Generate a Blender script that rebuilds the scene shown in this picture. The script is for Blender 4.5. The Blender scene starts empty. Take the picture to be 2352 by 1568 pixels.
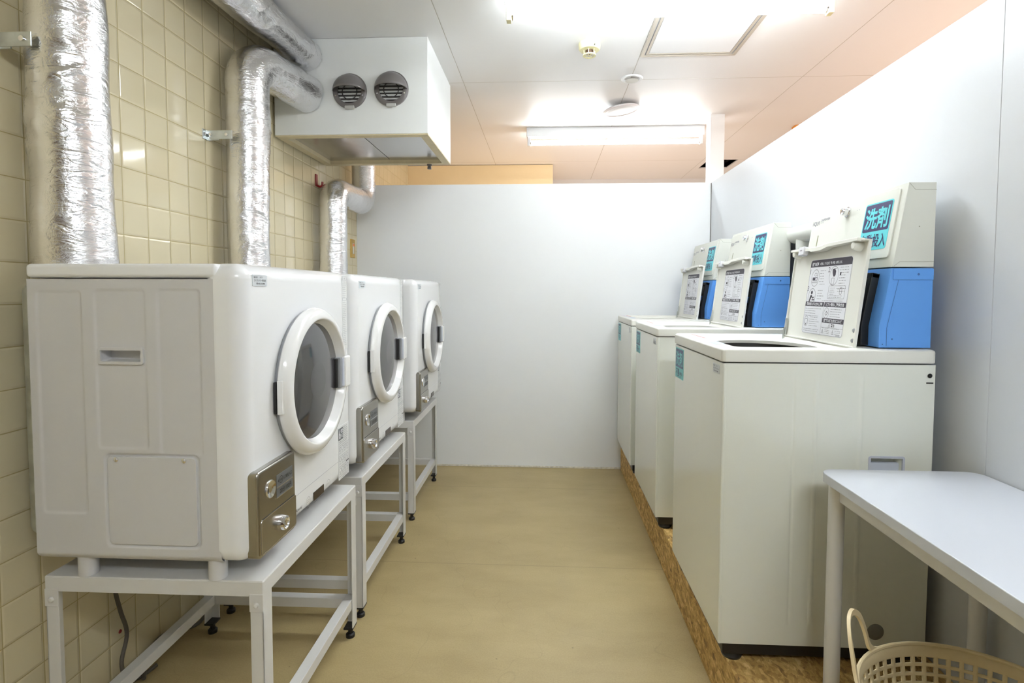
import bpy, bmesh, math, random
from mathutils import Vector, Matrix, noise
random.seed(7)
PI = math.pi
scn = bpy.context.scene
C = scn.collection

# ------------------------------------------------------------------ camera, world, exposure
def cam_axes(yaw, pit, rol):
    cy, sy = math.cos(yaw), math.sin(yaw); cp, sp = math.cos(pit), math.sin(pit); cr, sr = math.cos(rol), math.sin(rol)
    f = Vector((-sy*cp, cy*cp, -sp)); r = Vector((cy, sy, 0)); d = f.cross(r)
    return cr*r+sr*d, -sr*r+cr*d, f
CAM_Z = 1.17
cam_data = bpy.data.cameras.new('camera'); cam = bpy.data.objects.new('camera', cam_data); C.objects.link(cam)
r_, d_, f_ = cam_axes(0.0525836, 0.04648882, -0.00239155)
cam.matrix_world = Matrix(((r_.x, -d_.x, -f_.x, 0), (r_.y, -d_.y, -f_.y, 0), (r_.z, -d_.z, -f_.z, CAM_Z), (0, 0, 0, 1)))
cam_data.sensor_width = 36; cam_data.lens = 1233.155*36/2352
cam_data.shift_x = -12.05/2352; cam_data.shift_y = -56.9/2352
cam_data.clip_start = 0.02
scn.camera = cam
world = bpy.data.worlds.new('world'); scn.world = world; world.use_nodes = True
world.node_tree.nodes['Background'].inputs[0].default_value = (1.0, 0.93, 0.86, 1)
world.node_tree.nodes['Background'].inputs[1].default_value = 0.15
scn.view_settings.view_transform = 'Standard'; scn.view_settings.look = 'None'
scn.view_settings.exposure = 1.38; scn.view_settings.gamma = 1; scn.view_settings.use_curve_mapping = False
TUBE_POWER = 24.0          # radiance of the fluorescent tubes

def area(name, loc, rot, sx, sy, power, color):
    l = bpy.data.lights.new(name, 'AREA'); l.shape = 'RECTANGLE'; l.size = sx; l.size_y = sy; l.energy = power; l.color = color
    o = bpy.data.objects.new(name, l); C.objects.link(o); o.location = loc; o.rotation_euler = rot; return o
# warm lamps of the neighbouring rooms beyond the low partitions
area('hall_lamp', (2.6, 1.6, 1.0), (PI, 0, 0), 1.6, 3.0, 19, (1.0, 0.72, 0.57))
area('corridor_lamp', (0.6, 4.6, 0.9), (PI, 0, 0), 2.4, 0.8, 6.5, (1.0, 0.74, 0.58))

# ------------------------------------------------------------------ materials
def srgb(r, g, b):
    f = lambda c: ((c/255+0.055)/1.055)**2.4 if c > 10 else c/255/12.92
    return (f(r), f(g), f(b), 1)
MATS = {}
def mat(name, col, rough=0.5, metal=0.0, spec=0.5, emit=0, bump=None, coat=0, ior=None, vary=None, aniso=0):
    if name in MATS: return MATS[name]
    m = bpy.data.materials.new(name); m.use_nodes = True; nt = m.node_tree; b = nt.nodes['Principled BSDF']
    b.inputs['Base Color'].default_value = col; b.inputs['Roughness'].default_value = rough; b.inputs['Metallic'].default_value = metal
    b.inputs['Specular IOR Level'].default_value = spec
    if ior: b.inputs['IOR'].default_value = ior
    if coat: b.inputs['Coat Weight'].default_value = coat; b.inputs['Coat Roughness'].default_value = 0.08
    if emit: b.inputs['Emission Color'].default_value = (1, 1, 1, 1) if emit is True else col; b.inputs['Emission Strength'].default_value = emit
    tc = nt.nodes.new('ShaderNodeTexCoord')
    if vary:
        sc, amt = vary
        n = nt.nodes.new('ShaderNodeTexNoise'); n.inputs['Scale'].default_value = sc; n.inputs['Detail'].default_value = 4
        nt.links.new(tc.outputs['Object'], n.inputs['Vector'])
        mr = nt.nodes.new('ShaderNodeMapRange'); mr.inputs['From Min'].default_value = 0.3; mr.inputs['From Max'].default_value = 0.7
        mr.inputs['To Min'].default_value = 1-amt; mr.inputs['To Max'].default_value = 1+amt
        nt.links.new(n.outputs['Fac'], mr.inputs['Value'])
        vm = nt.nodes.new('ShaderNodeVectorMath'); vm.operation = 'SCALE'; vm.inputs[0].default_value = col[:3]
        nt.links.new(mr.outputs[0], vm.inputs['Scale']); nt.links.new(vm.outputs[0], b.inputs['Base Color'])
    if bump:
        sc, st, dist = bump
        n = nt.nodes.new('ShaderNodeTexNoise'); n.inputs['Scale'].default_value = sc; n.inputs['Detail'].default_value = 3
        nt.links.new(tc.outputs['Object'], n.inputs['Vector'])
        bp = nt.nodes.new('ShaderNodeBump'); bp.inputs['Strength'].default_value = st; bp.inputs['Distance'].default_value = dist
        nt.links.new(n.outputs['Fac'], bp.inputs['Height']); nt.links.new(bp.outputs[0], b.inputs['Normal'])
    MATS[name] = m; return m

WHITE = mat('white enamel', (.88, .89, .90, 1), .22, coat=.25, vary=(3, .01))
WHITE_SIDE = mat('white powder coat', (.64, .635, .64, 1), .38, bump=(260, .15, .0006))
RINGW = mat('white gloss plastic', (.86, .86, .85, 1), .12, coat=.3)
STANDW = mat('white painted steel', (.69, .685, .67, 1), .33, bump=(180, .12, .0006))
IVORY = mat('ivory enamel', (.80, .82, .75, 1), .20, coat=.3)
IVORY_P = mat('ivory plastic', (.81, .81, .75, 1), .30)
DISP = mat('ivory painted sheet', (.70, .71, .65, 1), .45, bump=(300, .15, .0004))
BLUE = mat('blue painted sheet', srgb(98, 160, 236), .42, bump=(300, .15, .0004))
BLACK = mat('black plastic', (.012, .012, .013, 1), .35)
DARK = mat('dark void', (.006, .006, .006, 1), .7)
GLASS = mat('smoked door glass', (.055, .053, .058, 1), .06, ior=1.75, coat=.4)
CHROME = mat('chrome', (.80, .80, .82, 1), .10, 1.0)
BRUSH = mat('brushed silver', (.40, .385, .35, 1), .26, 1.0, bump=(420, .10, .0005))
GALV = mat('galvanised steel', (.55, .58, .58, 1), .30, 1.0, vary=(30, .12))
GREYP = mat('grey plastic', (.30, .31, .33, 1), .4)
LGREY = mat('light grey plastic', (.55, .58, .66, 1), .4)
LABEL = mat('pale label', srgb(212, 218, 222), .5)
PAPER = mat('white sticker', srgb(232, 233, 238), .6, spec=.3)
INK = mat('dark ink', srgb(62, 58, 70), .5)
INKL = mat('grey ink', srgb(150, 152, 158), .5)
NAVY = mat('navy ink', srgb(28, 24, 88), .4)
CYAN = mat('cyan sticker', srgb(88, 206, 216), .4)
DUSTN = mat('faded navy ink', srgb(92, 104, 140), .45)
CYAN2 = mat('pale cyan sticker', srgb(128, 206, 208), .45)
RED = mat('red', srgb(150, 25, 25), .35)
REDP = mat('red print', srgb(200, 150, 145), .45)
CREAM = mat('cream frame', srgb(214, 200, 165), .5, vary=(25, .05))
CREAMP = mat('cream plastic', srgb(232, 226, 180), .4)
PCREAM = mat('basket plastic', srgb(226, 208, 168), .42)
STEEL = mat('stainless panel', (.62, .62, .62, 1), .22, 1.0, bump=(14, .10, .01))
HOODW = mat('white hood board', (.86, .88, .87, 1), .5, vary=(6, .015))
VENTG = mat('vent grey', (.20, .185, .185, 1), .35, .3)
TABLEW = mat('white laminate', (.62, .645, .70, 1), .35)
TLEGW = mat('white lacquer', (.74, .74, .74, 1), .4)
PIPEW = mat('pale pipe plastic', (.74, .76, .72, 1), .35)
GOLD = mat('brass plate', srgb(196, 160, 80), .35, .6)
CORD = mat('grey cord', srgb(96, 90, 82), .5)
TUBE = mat('lit tube', (.91, .967, 1, 1), .4, emit=TUBE_POWER*.87)
TUBE_F = mat('lit tube far', (.91, .967, 1, 1), .4, emit=TUBE_POWER*.75)
TUBE_B = mat('lit tube behind', (.91, .967, 1, 1), .4, emit=TUBE_POWER*1.15)
ALU = mat('aluminium frame', srgb(198, 190, 176), .4, .5)
ORANGE = mat('orange', srgb(235, 160, 70), .5)
CEILW = mat('fixture white', (.8, .81, .82, 1), .4)

def ngroup(m): return m.node_tree.nodes, m.node_tree.links, m.node_tree.nodes['Principled BSDF']
def math_node(N, L, op, a, b=None, c=None):
    n = N.new('ShaderNodeMath'); n.operation = op
    for i, v in enumerate((a, b, c)):
        if v is None: continue
        if isinstance(v, (int, float)): n.inputs[i].default_value = v
        else: L.new(v, n.inputs[i])
    return n.outputs[0]

def tile_material():
    m = bpy.data.materials.new('cream glazed tile'); m.use_nodes = True; N, L, B = ngroup(m)
    g = N.new('ShaderNodeNewGeometry'); s = N.new('ShaderNodeSeparateXYZ'); L.new(g.outputs['Position'], s.inputs[0])
    # grid of 100 mm tiles in y and z
    u = math_node(N, L, 'DIVIDE', math_node(N, L, 'SUBTRACT', s.outputs[1], 1.647-5), 0.1)
    v = math_node(N, L, 'DIVIDE', math_node(N, L, 'SUBTRACT', s.outputs[2], 1.837-5), 0.1)
    cu = math_node(N, L, 'FLOOR', u); cv = math_node(N, L, 'FLOOR', v)
    fu = math_node(N, L, 'FRACT', u); fv = math_node(N, L, 'FRACT', v)
    eu = math_node(N, L, 'MINIMUM', fu, math_node(N, L, 'SUBTRACT', 1.0, fu))
    ev = math_node(N, L, 'MINIMUM', fv, math_node(N, L, 'SUBTRACT', 1.0, fv))
    e = math_node(N, L, 'MINIMUM', eu, ev)
    mask = N.new('ShaderNodeMapRange'); mask.inputs['From Min'].default_value = 0.010; mask.inputs['From Max'].default_value = 0.017
    L.new(e, mask.inputs['Value'])
    cx = N.new('ShaderNodeCombineXYZ'); L.new(cu, cx.inputs[0]); L.new(cv, cx.inputs[1])
    wn = N.new('ShaderNodeTexWhiteNoise'); wn.noise_dimensions = '2D'; L.new(cx.outputs[0], wn.inputs['Vector'])
    tint = N.new('ShaderNodeMapRange'); tint.inputs['To Min'].default_value = .965; tint.inputs['To Max'].default_value = 1.03; L.new(wn.outputs['Value'], tint.inputs['Value'])
    vm = N.new('ShaderNodeVectorMath'); vm.operation = 'SCALE'; vm.inputs[0].default_value = srgb(220, 209, 176)[:3]; L.new(tint.outputs[0], vm.inputs['Scale'])
    mix = N.new('ShaderNodeMix'); mix.data_type = 'RGBA'; L.new(mask.outputs[0], mix.inputs['Factor'])
    mix.inputs['A'].default_value = srgb(176, 160, 112); L.new(vm.outputs[0], mix.inputs['B'])
    L.new(mix.outputs['Result'], B.inputs['Base Color'])
    rr = N.new('ShaderNodeMapRange'); rr.inputs['To Min'].default_value = .6; rr.inputs['To Max'].default_value = .09; L.new(mask.outputs[0], rr.inputs['Value']); L.new(rr.outputs[0], B.inputs['Roughness'])
    # pillowed edge and grout depth
    pil = N.new('ShaderNodeMapRange'); pil.interpolation_type = 'SMOOTHSTEP'; pil.inputs['From Min'].default_value = 0.006; pil.inputs['From Max'].default_value = 0.07; L.new(e, pil.inputs['Value'])
    wav = N.new('ShaderNodeTexNoise'); wav.inputs['Scale'].default_value = 9; wav.inputs['Detail'].default_value = 1; L.new(g.outputs['Position'], wav.inputs['Vector'])
    h = math_node(N, L, 'ADD', pil.outputs[0], math_node(N, L, 'MULTIPLY', wav.outputs['Fac'], 1.1))
    bp = N.new('ShaderNodeBump'); bp.inputs['Strength'].default_value = .75; bp.inputs['Distance'].default_value = .0016; L.new(h, bp.inputs['Height'])
    # every tile is set at a slightly different angle
    sub = N.new('ShaderNodeVectorMath'); sub.operation = 'SUBTRACT'; L.new(wn.outputs['Color'], sub.inputs[0]); sub.inputs[1].default_value = (.5, .5, .5)
    sc = N.new('ShaderNodeVectorMath'); sc.operation = 'SCALE'; sc.inputs['Scale'].default_value = .03; L.new(sub.outputs[0], sc.inputs[0])
    ad = N.new('ShaderNodeVectorMath'); ad.operation = 'ADD'; L.new(bp.outputs[0], ad.inputs[0]); L.new(sc.outputs[0], ad.inputs[1])
    nm = N.new('ShaderNodeVectorMath'); nm.operation = 'NORMALIZE'; L.new(ad.outputs[0], nm.inputs[0]); L.new(nm.outputs[0], B.inputs['Normal'])
    return m
TILE = tile_material()

def ceiling_material():
    m = bpy.data.materials.new('ceiling board'); m.use_nodes = True; N, L, B = ngroup(m)
    g = N.new('ShaderNodeNewGeometry'); s = N.new('ShaderNodeSeparateXYZ'); L.new(g.outputs['Position'], s.inputs[0])
    u = math_node(N, L, 'FRACT', math_node(N, L, 'DIVIDE', math_node(N, L, 'SUBTRACT', s.outputs[0], 0.451-9.06), 0.906))
    v = math_node(N, L, 'FRACT', math_node(N, L, 'DIVIDE', math_node(N, L, 'SUBTRACT', s.outputs[1], 2.983-18.1), 1.81))
    eu = math_node(N, L, 'MULTIPLY', math_node(N, L, 'MINIMUM', u, math_node(N, L, 'SUBTRACT', 1.0, u)), .906)
    ev = math_node(N, L, 'MULTIPLY', math_node(N, L, 'MINIMUM', v, math_node(N, L, 'SUBTRACT', 1.0, v)), 1.81)
    e = math_node(N, L, 'MINIMUM', eu, ev)
    mr = N.new('ShaderNodeMapRange'); mr.inputs['From Min'].default_value = .0010; mr.inputs['From Max'].default_value = .0024; L.new(e, mr.inputs['Value'])
    mix = N.new('ShaderNodeMix'); mix.data_type = 'RGBA'; L.new(mr.outputs[0], mix.inputs['Factor'])
    mix.inputs['A'].default_value = (.50, .47, .42, 1); mix.inputs['B'].default_value = (.80, .80, .80, 1)
    L.new(mix.outputs['Result'], B.inputs['Base Color']); B.inputs['Roughness'].default_value = .45
    bp = N.new('ShaderNodeBump'); bp.inputs['Strength'].default_value = .6; bp.inputs['Distance'].default_value = .002; L.new(mr.outputs[0], bp.inputs['Height']); L.new(bp.outputs[0], B.inputs['Normal'])
    return m
CEIL = ceiling_material()

def floor_material():
    m = bpy.data.materials.new('beige vinyl floor'); m.use_nodes = True; N, L, B = ngroup(m)
    g = N.new('ShaderNodeNewGeometry'); s = N.new('ShaderNodeSeparateXYZ'); L.new(g.outputs['Position'], s.inputs[0])
    mp = N.new('ShaderNodeMapping'); mp.inputs['Scale'].default_value = (1, 2.4, 1); L.new(g.outputs['Position'], mp.inputs['Vector'])
    n1 = N.new('ShaderNodeTexNoise'); n1.inputs['Scale'].default_value = 3; n1.inputs['Detail'].default_value = 8; n1.inputs['Roughness'].default_value = .65; L.new(mp.outputs[0], n1.inputs['Vector'])
    n2 = N.new('ShaderNodeTexNoise'); n2.inputs['Scale'].default_value = 220; n2.inputs['Detail'].default_value = 2; L.new(g.outputs['Position'], n2.inputs['Vector'])
    n3 = N.new('ShaderNodeTexNoise'); n3.inputs['Scale'].default_value = 1.4; n3.inputs['Detail'].default_value = 4; L.new(g.outputs['Position'], n3.inputs['Vector'])
    f = math_node(N, L, 'ADD', math_node(N, L, 'MULTIPLY', n1.outputs['Fac'], .35), math_node(N, L, 'MULTIPLY', n2.outputs['Fac'], .25))
    f = math_node(N, L, 'ADD', f, math_node(N, L, 'MULTIPLY', n3.outputs['Fac'], .3))
    cr = N.new('ShaderNodeValToRGB'); L.new(f, cr.inputs['Fac'])
    cr.color_ramp.elements[0].position = .28; cr.color_ramp.elements[0].color = srgb(160, 141, 97)
    cr.color_ramp.elements[1].position = .62; cr.color_ramp.elements[1].color = srgb(190, 172, 126)
    # sheet seams across the room
    v = math_node(N, L, 'FRACT', math_node(N, L, 'DIVIDE', math_node(N, L, 'SUBTRACT', s.outputs[1], 2.245-9.1), .91))
    ev = math_node(N, L, 'MULTIPLY', math_node(N, L, 'MINIMUM', v, math_node(N, L, 'SUBTRACT', 1.0, v)), .91)
    mr = N.new('ShaderNodeMapRange'); mr.inputs['From Min'].default_value = .0008; mr.inputs['From Max'].default_value = .0022; L.new(ev, mr.inputs['Value'])
    # thin curved scuffs
    vo = N.new('ShaderNodeTexVoronoi'); vo.feature = 'DISTANCE_TO_EDGE'; vo.inputs['Scale'].default_value = 1.7
    wob = N.new('ShaderNodeTexNoise'); wob.inputs['Scale'].default_value = 2.5; L.new(g.outputs['Position'], wob.inputs['Vector'])
    wv = N.new('ShaderNodeVectorMath'); wv.operation = 'ADD'; L.new(g.outputs['Position'], wv.inputs[0]); L.new(wob.outputs['Color'], wv.inputs[1]); L.new(wv.outputs[0], vo.inputs['Vector'])
    sc = N.new('ShaderNodeMapRange'); sc.inputs['From Min'].default_value = 0; sc.inputs['From Max'].default_value = .004; sc.inputs['To Min'].default_value = .9; L.new(vo.outputs['Distance'], sc.inputs['Value'])
    # sparse dark specks
    v2 = N.new('ShaderNodeTexVoronoi'); v2.inputs['Scale'].default_value = 9; L.new(g.outputs['Position'], v2.inputs['Vector'])
    sp = N.new('ShaderNodeMapRange'); sp.inputs['From Min'].default_value = .02; sp.inputs['From Max'].default_value = .035; sp.inputs['To Min'].default_value = .6; L.new(v2.outputs['Distance'], sp.inputs['Value'])
    k = math_node(N, L, 'MULTIPLY', sc.outputs[0], sp.outputs[0])
    sm = N.new('ShaderNodeMapRange'); sm.inputs['To Min'].default_value = .72; L.new(mr.outputs[0], sm.inputs['Value'])
    k = math_node(N, L, 'MULTIPLY', k, sm.outputs[0])
    vm = N.new('ShaderNodeVectorMath'); vm.operation = 'SCALE'; L.new(cr.outputs[0], vm.inputs[0]); L.new(k, vm.inputs['Scale']); L.new(vm.outputs[0], B.inputs['Base Color'])
    B.inputs['Roughness'].default_value = .42
    bp = N.new('ShaderNodeBump'); bp.inputs['Strength'].default_value = .2; bp.inputs['Distance'].default_value = .001; L.new(n1.outputs['Fac'], bp.inputs['Height']); L.new(bp.outputs[0], B.inputs['Normal'])
    return m
FLOOR = floor_material()

def osb_material():
    m = bpy.data.materials.new('strand board'); m.use_nodes = True; N, L, B = ngroup(m)
    tc0 = N.new('ShaderNodeTexCoord'); dn = N.new('ShaderNodeTexNoise'); dn.inputs['Scale'].default_value = 30; dn.inputs['Detail'].default_value = 3; L.new(tc0.outputs['Object'], dn.inputs['Vector'])
    dv = N.new('ShaderNodeVectorMath'); dv.operation = 'MULTIPLY_ADD'; L.new(dn.outputs['Color'], dv.inputs[0]); dv.inputs[1].default_value = (.03, .03, .03); L.new(tc0.outputs['Object'], dv.inputs[2])
    class _T: outputs = {'Object': dv.outputs[0]}
    tc = _T
    cols = None
    for i, (rot, sc) in enumerate((((0.3, .2, .5), (110, 38, 80)), ((-.4, .3, -0.9), (90, 34, 90)), ((.9, .1, 1.5), (100, 40, 70)))):
        mp = N.new('ShaderNodeMapping'); mp.inputs['Rotation'].default_value = rot; mp.inputs['Scale'].default_value = sc; L.new(tc.outputs['Object'], mp.inputs['Vector'])
        vo = N.new('ShaderNodeTexVoronoi'); vo.inputs['Scale'].default_value = 1; L.new(mp.outputs[0], vo.inputs['Vector'])
        sx = N.new('ShaderNodeSeparateColor'); L.new(vo.outputs['Color'], sx.inputs[0])
        o = sx.outputs[0]
        cols = o if cols is None else math_node(N, L, 'ADD', cols, o)
    nz = N.new('ShaderNodeTexNoise'); nz.inputs['Scale'].default_value = 60; nz.inputs['Detail'].default_value = 6; L.new(tc.outputs['Object'], nz.inputs['Vector'])
    f = math_node(N, L, 'ADD', math_node(N, L, 'MULTIPLY', cols, .26), math_node(N, L, 'MULTIPLY', nz.outputs['Fac'], .25))
    cr = N.new('ShaderNodeValToRGB'); L.new(f, cr.inputs['Fac']); e = cr.color_ramp.elements
    e[0].position = .18; e[0].color = srgb(128, 98, 54); e[1].position = .85; e[1].color = srgb(236, 206, 140)
    x = e.new(.42); x.color = srgb(182, 144, 80); x = e.new(.6); x.color = srgb(208, 172, 104)
    L.new(cr.outputs[0], B.inputs['Base Color']); B.inputs['Roughness'].default_value = .6
    bp = N.new('ShaderNodeBump'); bp.inputs['Strength'].default_value = .5; bp.inputs['Distance'].default_value = .002; L.new(f, bp.inputs['Height']); L.new(bp.outputs[0], B.inputs['Normal'])
    return m
OSB = osb_material()

def foil_material():
    m = bpy.data.materials.new('aluminium foil wrap'); m.use_nodes = True; N, L, B = ngroup(m)
    B.inputs['Metallic'].default_value = 1; B.inputs['Roughness'].default_value = .2
    tc = N.new('ShaderNodeTexCoord')
    n = N.new('ShaderNodeTexNoise'); n.inputs['Scale'].default_value = 22; n.inputs['Detail'].default_value = 6; n.inputs['Roughness'].default_value = .6; n.inputs['Distortion'].default_value = 1.2; L.new(tc.outputs['Object'], n.inputs['Vector'])
    ab = math_node(N, L, 'ABSOLUTE', math_node(N, L, 'SUBTRACT', n.outputs['Fac'], .5))
    mp = N.new('ShaderNodeMapping'); mp.inputs['Scale'].default_value = (1, 1, 3.2); mp.inputs['Rotation'].default_value = (.35, .3, 0); L.new(tc.outputs['Object'], mp.inputs['Vector'])
    n2 = N.new('ShaderNodeTexNoise'); n2.inputs['Scale'].default_value = 16; n2.inputs['Detail'].default_value = 4; n2.inputs['Distortion'].default_value = .8; L.new(mp.outputs[0], n2.inputs['Vector'])
    ab2 = math_node(N, L, 'ABSOLUTE', math_node(N, L, 'SUBTRACT', n2.outputs['Fac'], .5))
    h = math_node(N, L, 'ADD', math_node(N, L, 'MULTIPLY', ab, 1.0), math_node(N, L, 'MULTIPLY', ab2, 1.6))
    # fine cross weave of the foil cloth
    wv = N.new('ShaderNodeTexVoronoi'); wv.inputs['Scale'].default_value = 420; L.new(tc.outputs['Object'], wv.inputs['Vector'])
    h = math_node(N, L, 'ADD', h, math_node(N, L, 'MULTIPLY', wv.outputs['Distance'], .02))
    bp = N.new('ShaderNodeBump'); bp.inputs['Strength'].default_value = .7; bp.inputs['Distance'].default_value = .0042; L.new(h, bp.inputs['Height']); L.new(bp.outputs[0], B.inputs['Normal'])
    r = N.new('ShaderNodeMapRange'); r.inputs['To Min'].default_value = .10; r.inputs['To Max'].default_value = .26; L.new(n2.outputs['Fac'], r.inputs['Value']); L.new(r.outputs[0], B.inputs['Roughness'])
    B.inputs['Base Color'].default_value = (.80, .80, .82, 1)
    return m
FOIL = foil_material()
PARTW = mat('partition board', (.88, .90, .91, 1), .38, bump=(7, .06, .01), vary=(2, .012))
PARTR = mat('partition board dimmed for glare', (.67, .69, .72, 1), .38, bump=(7, .06, .01), vary=(2, .012))  # same board as the back partition, colour darkened to offset the near tube's glare
WALLW = mat('plain wall', (.70, .70, .70, 1), .6)
WARMW = mat('beige soffit', srgb(238, 214, 168), .6, vary=(4, .02))

# ------------------------------------------------------------------ geometry collector
class Fr:      # a flat frame: origin, u right, v up, n outward
    def __init__(s, o, u, v): s.o = Vector(o); s.u = Vector(u).normalized(); s.v = Vector(v).normalized(); s.n = s.u.cross(s.v)
    def p(s, a, b, c=0): return s.o+s.u*a+s.v*b+s.n*c
class G:
    def __init__(s): s.V = []; s.F = []; s.M = []; s.mi = 0; s.mats = []
    def m(s, material):
        if material not in s.mats: s.mats.append(material)
        s.mi = s.mats.index(material); return s
    def add(s, vs, fs):
        b = len(s.V); s.V += [tuple(v) for v in vs]; s.F += [tuple(i+b for i in f) for f in fs]; s.M += [s.mi]*len(fs); return s
    def bm(s, bm):
        bm.verts.index_update(); return s.add([v.co for v in bm.verts], [[v.index for v in f.verts] for f in bm.faces])
    def box(s, x0, x1, y0, y1, z0, z1, r=0, seg=3, fr=None):
        bm = bmesh.new(); bmesh.ops.create_cube(bm, size=1)
        for v in bm.verts: v.co = Vector(((x0+x1)/2+v.co.x*(x1-x0), (y0+y1)/2+v.co.y*(y1-y0), (z0+z1)/2+v.co.z*(z1-z0)))
        if r > 0: bmesh.ops.bevel(bm, geom=bm.edges[:], offset=min(r, .499*min(abs(x1-x0), abs(y1-y0), abs(z1-z0))), segments=seg, profile=.5, affect='EDGES')
        if fr:
            for v in bm.verts: v.co = fr.p(*v.co)
        bmesh.ops.recalc_face_normals(bm, faces=bm.faces[:])
        s.bm(bm); bm.free(); return s
    def prism(s, poly, fr, d0, d1, r=0, seg=3):      # poly in (u,v), extruded along n from d0 to d1
        bm = bmesh.new(); a = [bm.verts.new(fr.p(u, v, d0)) for u, v in poly]; b = [bm.verts.new(fr.p(u, v, d1)) for u, v in poly]
        n = len(poly); bm.faces.new(a[::-1]); top = bm.faces.new(b)
        for i in range(n): bm.faces.new((a[i], a[(i+1) % n], b[(i+1) % n], b[i]))
        if r > 0: bmesh.ops.bevel(bm, geom=bm.edges[:], offset=r, segments=seg, profile=.5, affect='EDGES')
        bmesh.ops.recalc_face_normals(bm, faces=bm.faces[:])
        s.bm(bm); bm.free(); return s
    def rrpts(s, u0, u1, v0, v1, r, seg=5):
        pts = []
        for cx, cy, a in ((u1-r, v1-r, 0), (u0+r, v1-r, PI/2), (u0+r, v0+r, PI), (u1-r, v0+r, 1.5*PI)):
            for i in range(seg+1): t = a+PI/2*i/seg; pts.append((cx+r*math.cos(t), cy+r*math.sin(t)))
        return pts
    def rr(s, fr, u0, u1, v0, v1, r, d0, d1, bev=0, seg=5):   # rounded plate
        P = s.rrpts(u0, u1, v0, v1, r, seg)
        if bev <= 0: return s.prism(P, fr, d0, d1)
        L = [[(u, v, d0) for u, v in P]]; k = 4
        for i in range(k+1):
            a = PI/2*i/k; ins = bev*(1-math.cos(a)); h = d1-bev+bev*math.sin(a)
            Q = s.rrpts(u0+ins, u1-ins, v0+ins, v1-ins, max(r-ins, .0005), seg); L.append([(u, v, h) for u, v in Q])
        n = len(P); vs = [fr.p(*q) for ring in L for q in ring]; fs = []
        for j in range(len(L)-1):
            for i in range(n): fs.append((j*n+i, j*n+(i+1) % n, (j+1)*n+(i+1) % n, (j+1)*n+i))
        fs.append(tuple(range((len(L)-1)*n, len(L)*n))); fs.append(tuple(range(n))[::-1]); return s.add(vs, fs)
    def rrframe(s, fr, u0, u1, v0, v1, r, w, d0, d1, seg=5):  # rounded rectangular outline of width w
        A = s.rrpts(u0, u1, v0, v1, r, seg); Bq = s.rrpts(u0+w, u1-w, v0+w, v1-w, max(r-w, .0003), seg); n = len(A)
        vs = [fr.p(u, v, d0) for u, v in A]+[fr.p(u, v, d1) for u, v in A]+[fr.p(u, v, d1) for u, v in Bq]+[fr.p(u, v, d0) for u, v in Bq]; fs = []
        for i in range(n):
            j = (i+1) % n
            for k in range(3): fs.append((k*n+i, k*n+j, (k+1)*n+j, (k+1)*n+i))
        return s.add(vs, fs)
    def lathe(s, prof, o, ax, seg=48, close=True):           # prof: (radius, height along ax)
        ax = Vector(ax).normalized(); t = Vector((0, 0, 1)) if abs(ax.z) < .9 else Vector((1, 0, 0)); u = t.cross(ax).normalized(); v = ax.cross(u); o = Vector(o)
        vs = []; fs = []; rows = []
        for r, h in prof:
            if r < 1e-6: rows.append([len(vs)]); vs.append(o+ax*h)
            else:
                rows.append(list(range(len(vs), len(vs)+seg)))
                for i in range(seg): a = 2*PI*i/seg; vs.append(o+ax*h+u*(r*math.cos(a))+v*(r*math.sin(a)))
        for A, Bq in zip(rows[:-1], rows[1:]):
            for i in range(seg):
                j = (i+1) % seg
                if len(A) == 1 and len(Bq) == 1: continue
                if len(A) == 1: fs.append((A[0], Bq[j], Bq[i])[::-1])
                elif len(Bq) == 1: fs.append((A[i], A[j], Bq[0]))
                else: fs.append((A[i], A[j], Bq[j], Bq[i]))
        return s.add(vs, fs)
    def cyl(s, o, ax, r, h, seg=32, bev=0):
        pr = [(0, 0), (r, 0), (r, h-bev), (r-bev, h), (0, h)] if bev else [(0, 0), (r, 0), (r, h), (0, h)]
        return s.lathe(pr, o, ax, seg)
    def tube(s, pts, r, seg=10, disp=None, caps=True, up=(0, 0, 1)):
        pts = [Vector(p) for p in pts]; n = len(pts); vs = []; fs = []
        t0 = (pts[1]-pts[0]).normalized(); u = Vector((1, 0, 0)); u = (u-t0*u.dot(t0))
        if u.length < .1: u = Vector((0, 1, 0)); u = u-t0*u.dot(t0)
        u.normalize(); L = 0
        for k in range(n):
            t = (pts[min(k+1, n-1)]-pts[max(k-1, 0)]).normalized(); u = (u-t*u.dot(t)).normalized(); w = t.cross(u)
            if k: L += (pts[k]-pts[k-1]).length
            rk = r[k] if isinstance(r, (list, tuple)) else r
            for i in range(seg):
                a = 2*PI*i/seg; q = rk+(disp(pts[k]+u*rk*math.cos(a)+w*rk*math.sin(a), a, L) if disp else 0)
                vs.append(pts[k]+u*(q*math.cos(a))+w*(q*math.sin(a)))
        for k in range(n-1):
            for i in range(seg): j = (i+1) % seg; fs.append((k*seg+i, k*seg+j, (k+1)*seg+j, (k+1)*seg+i))
        if caps: fs.append(tuple(range(seg))[::-1]); fs.append(tuple(range((n-1)*seg, n*seg)))
        return s.add(vs, fs)
    def line(s, fr, u0, v0, u1, v1, w, h=.0006):
        d = Vector((u1-u0, v1-v0)); d.normalize(); px, py = -d.y*w/2, d.x*w/2
        return s.add([fr.p(u0+px, v0+py, h), fr.p(u0-px, v0-py, h), fr.p(u1-px, v1-py, h), fr.p(u1+px, v1+py, h)], [(0, 1, 2, 3)])
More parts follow.
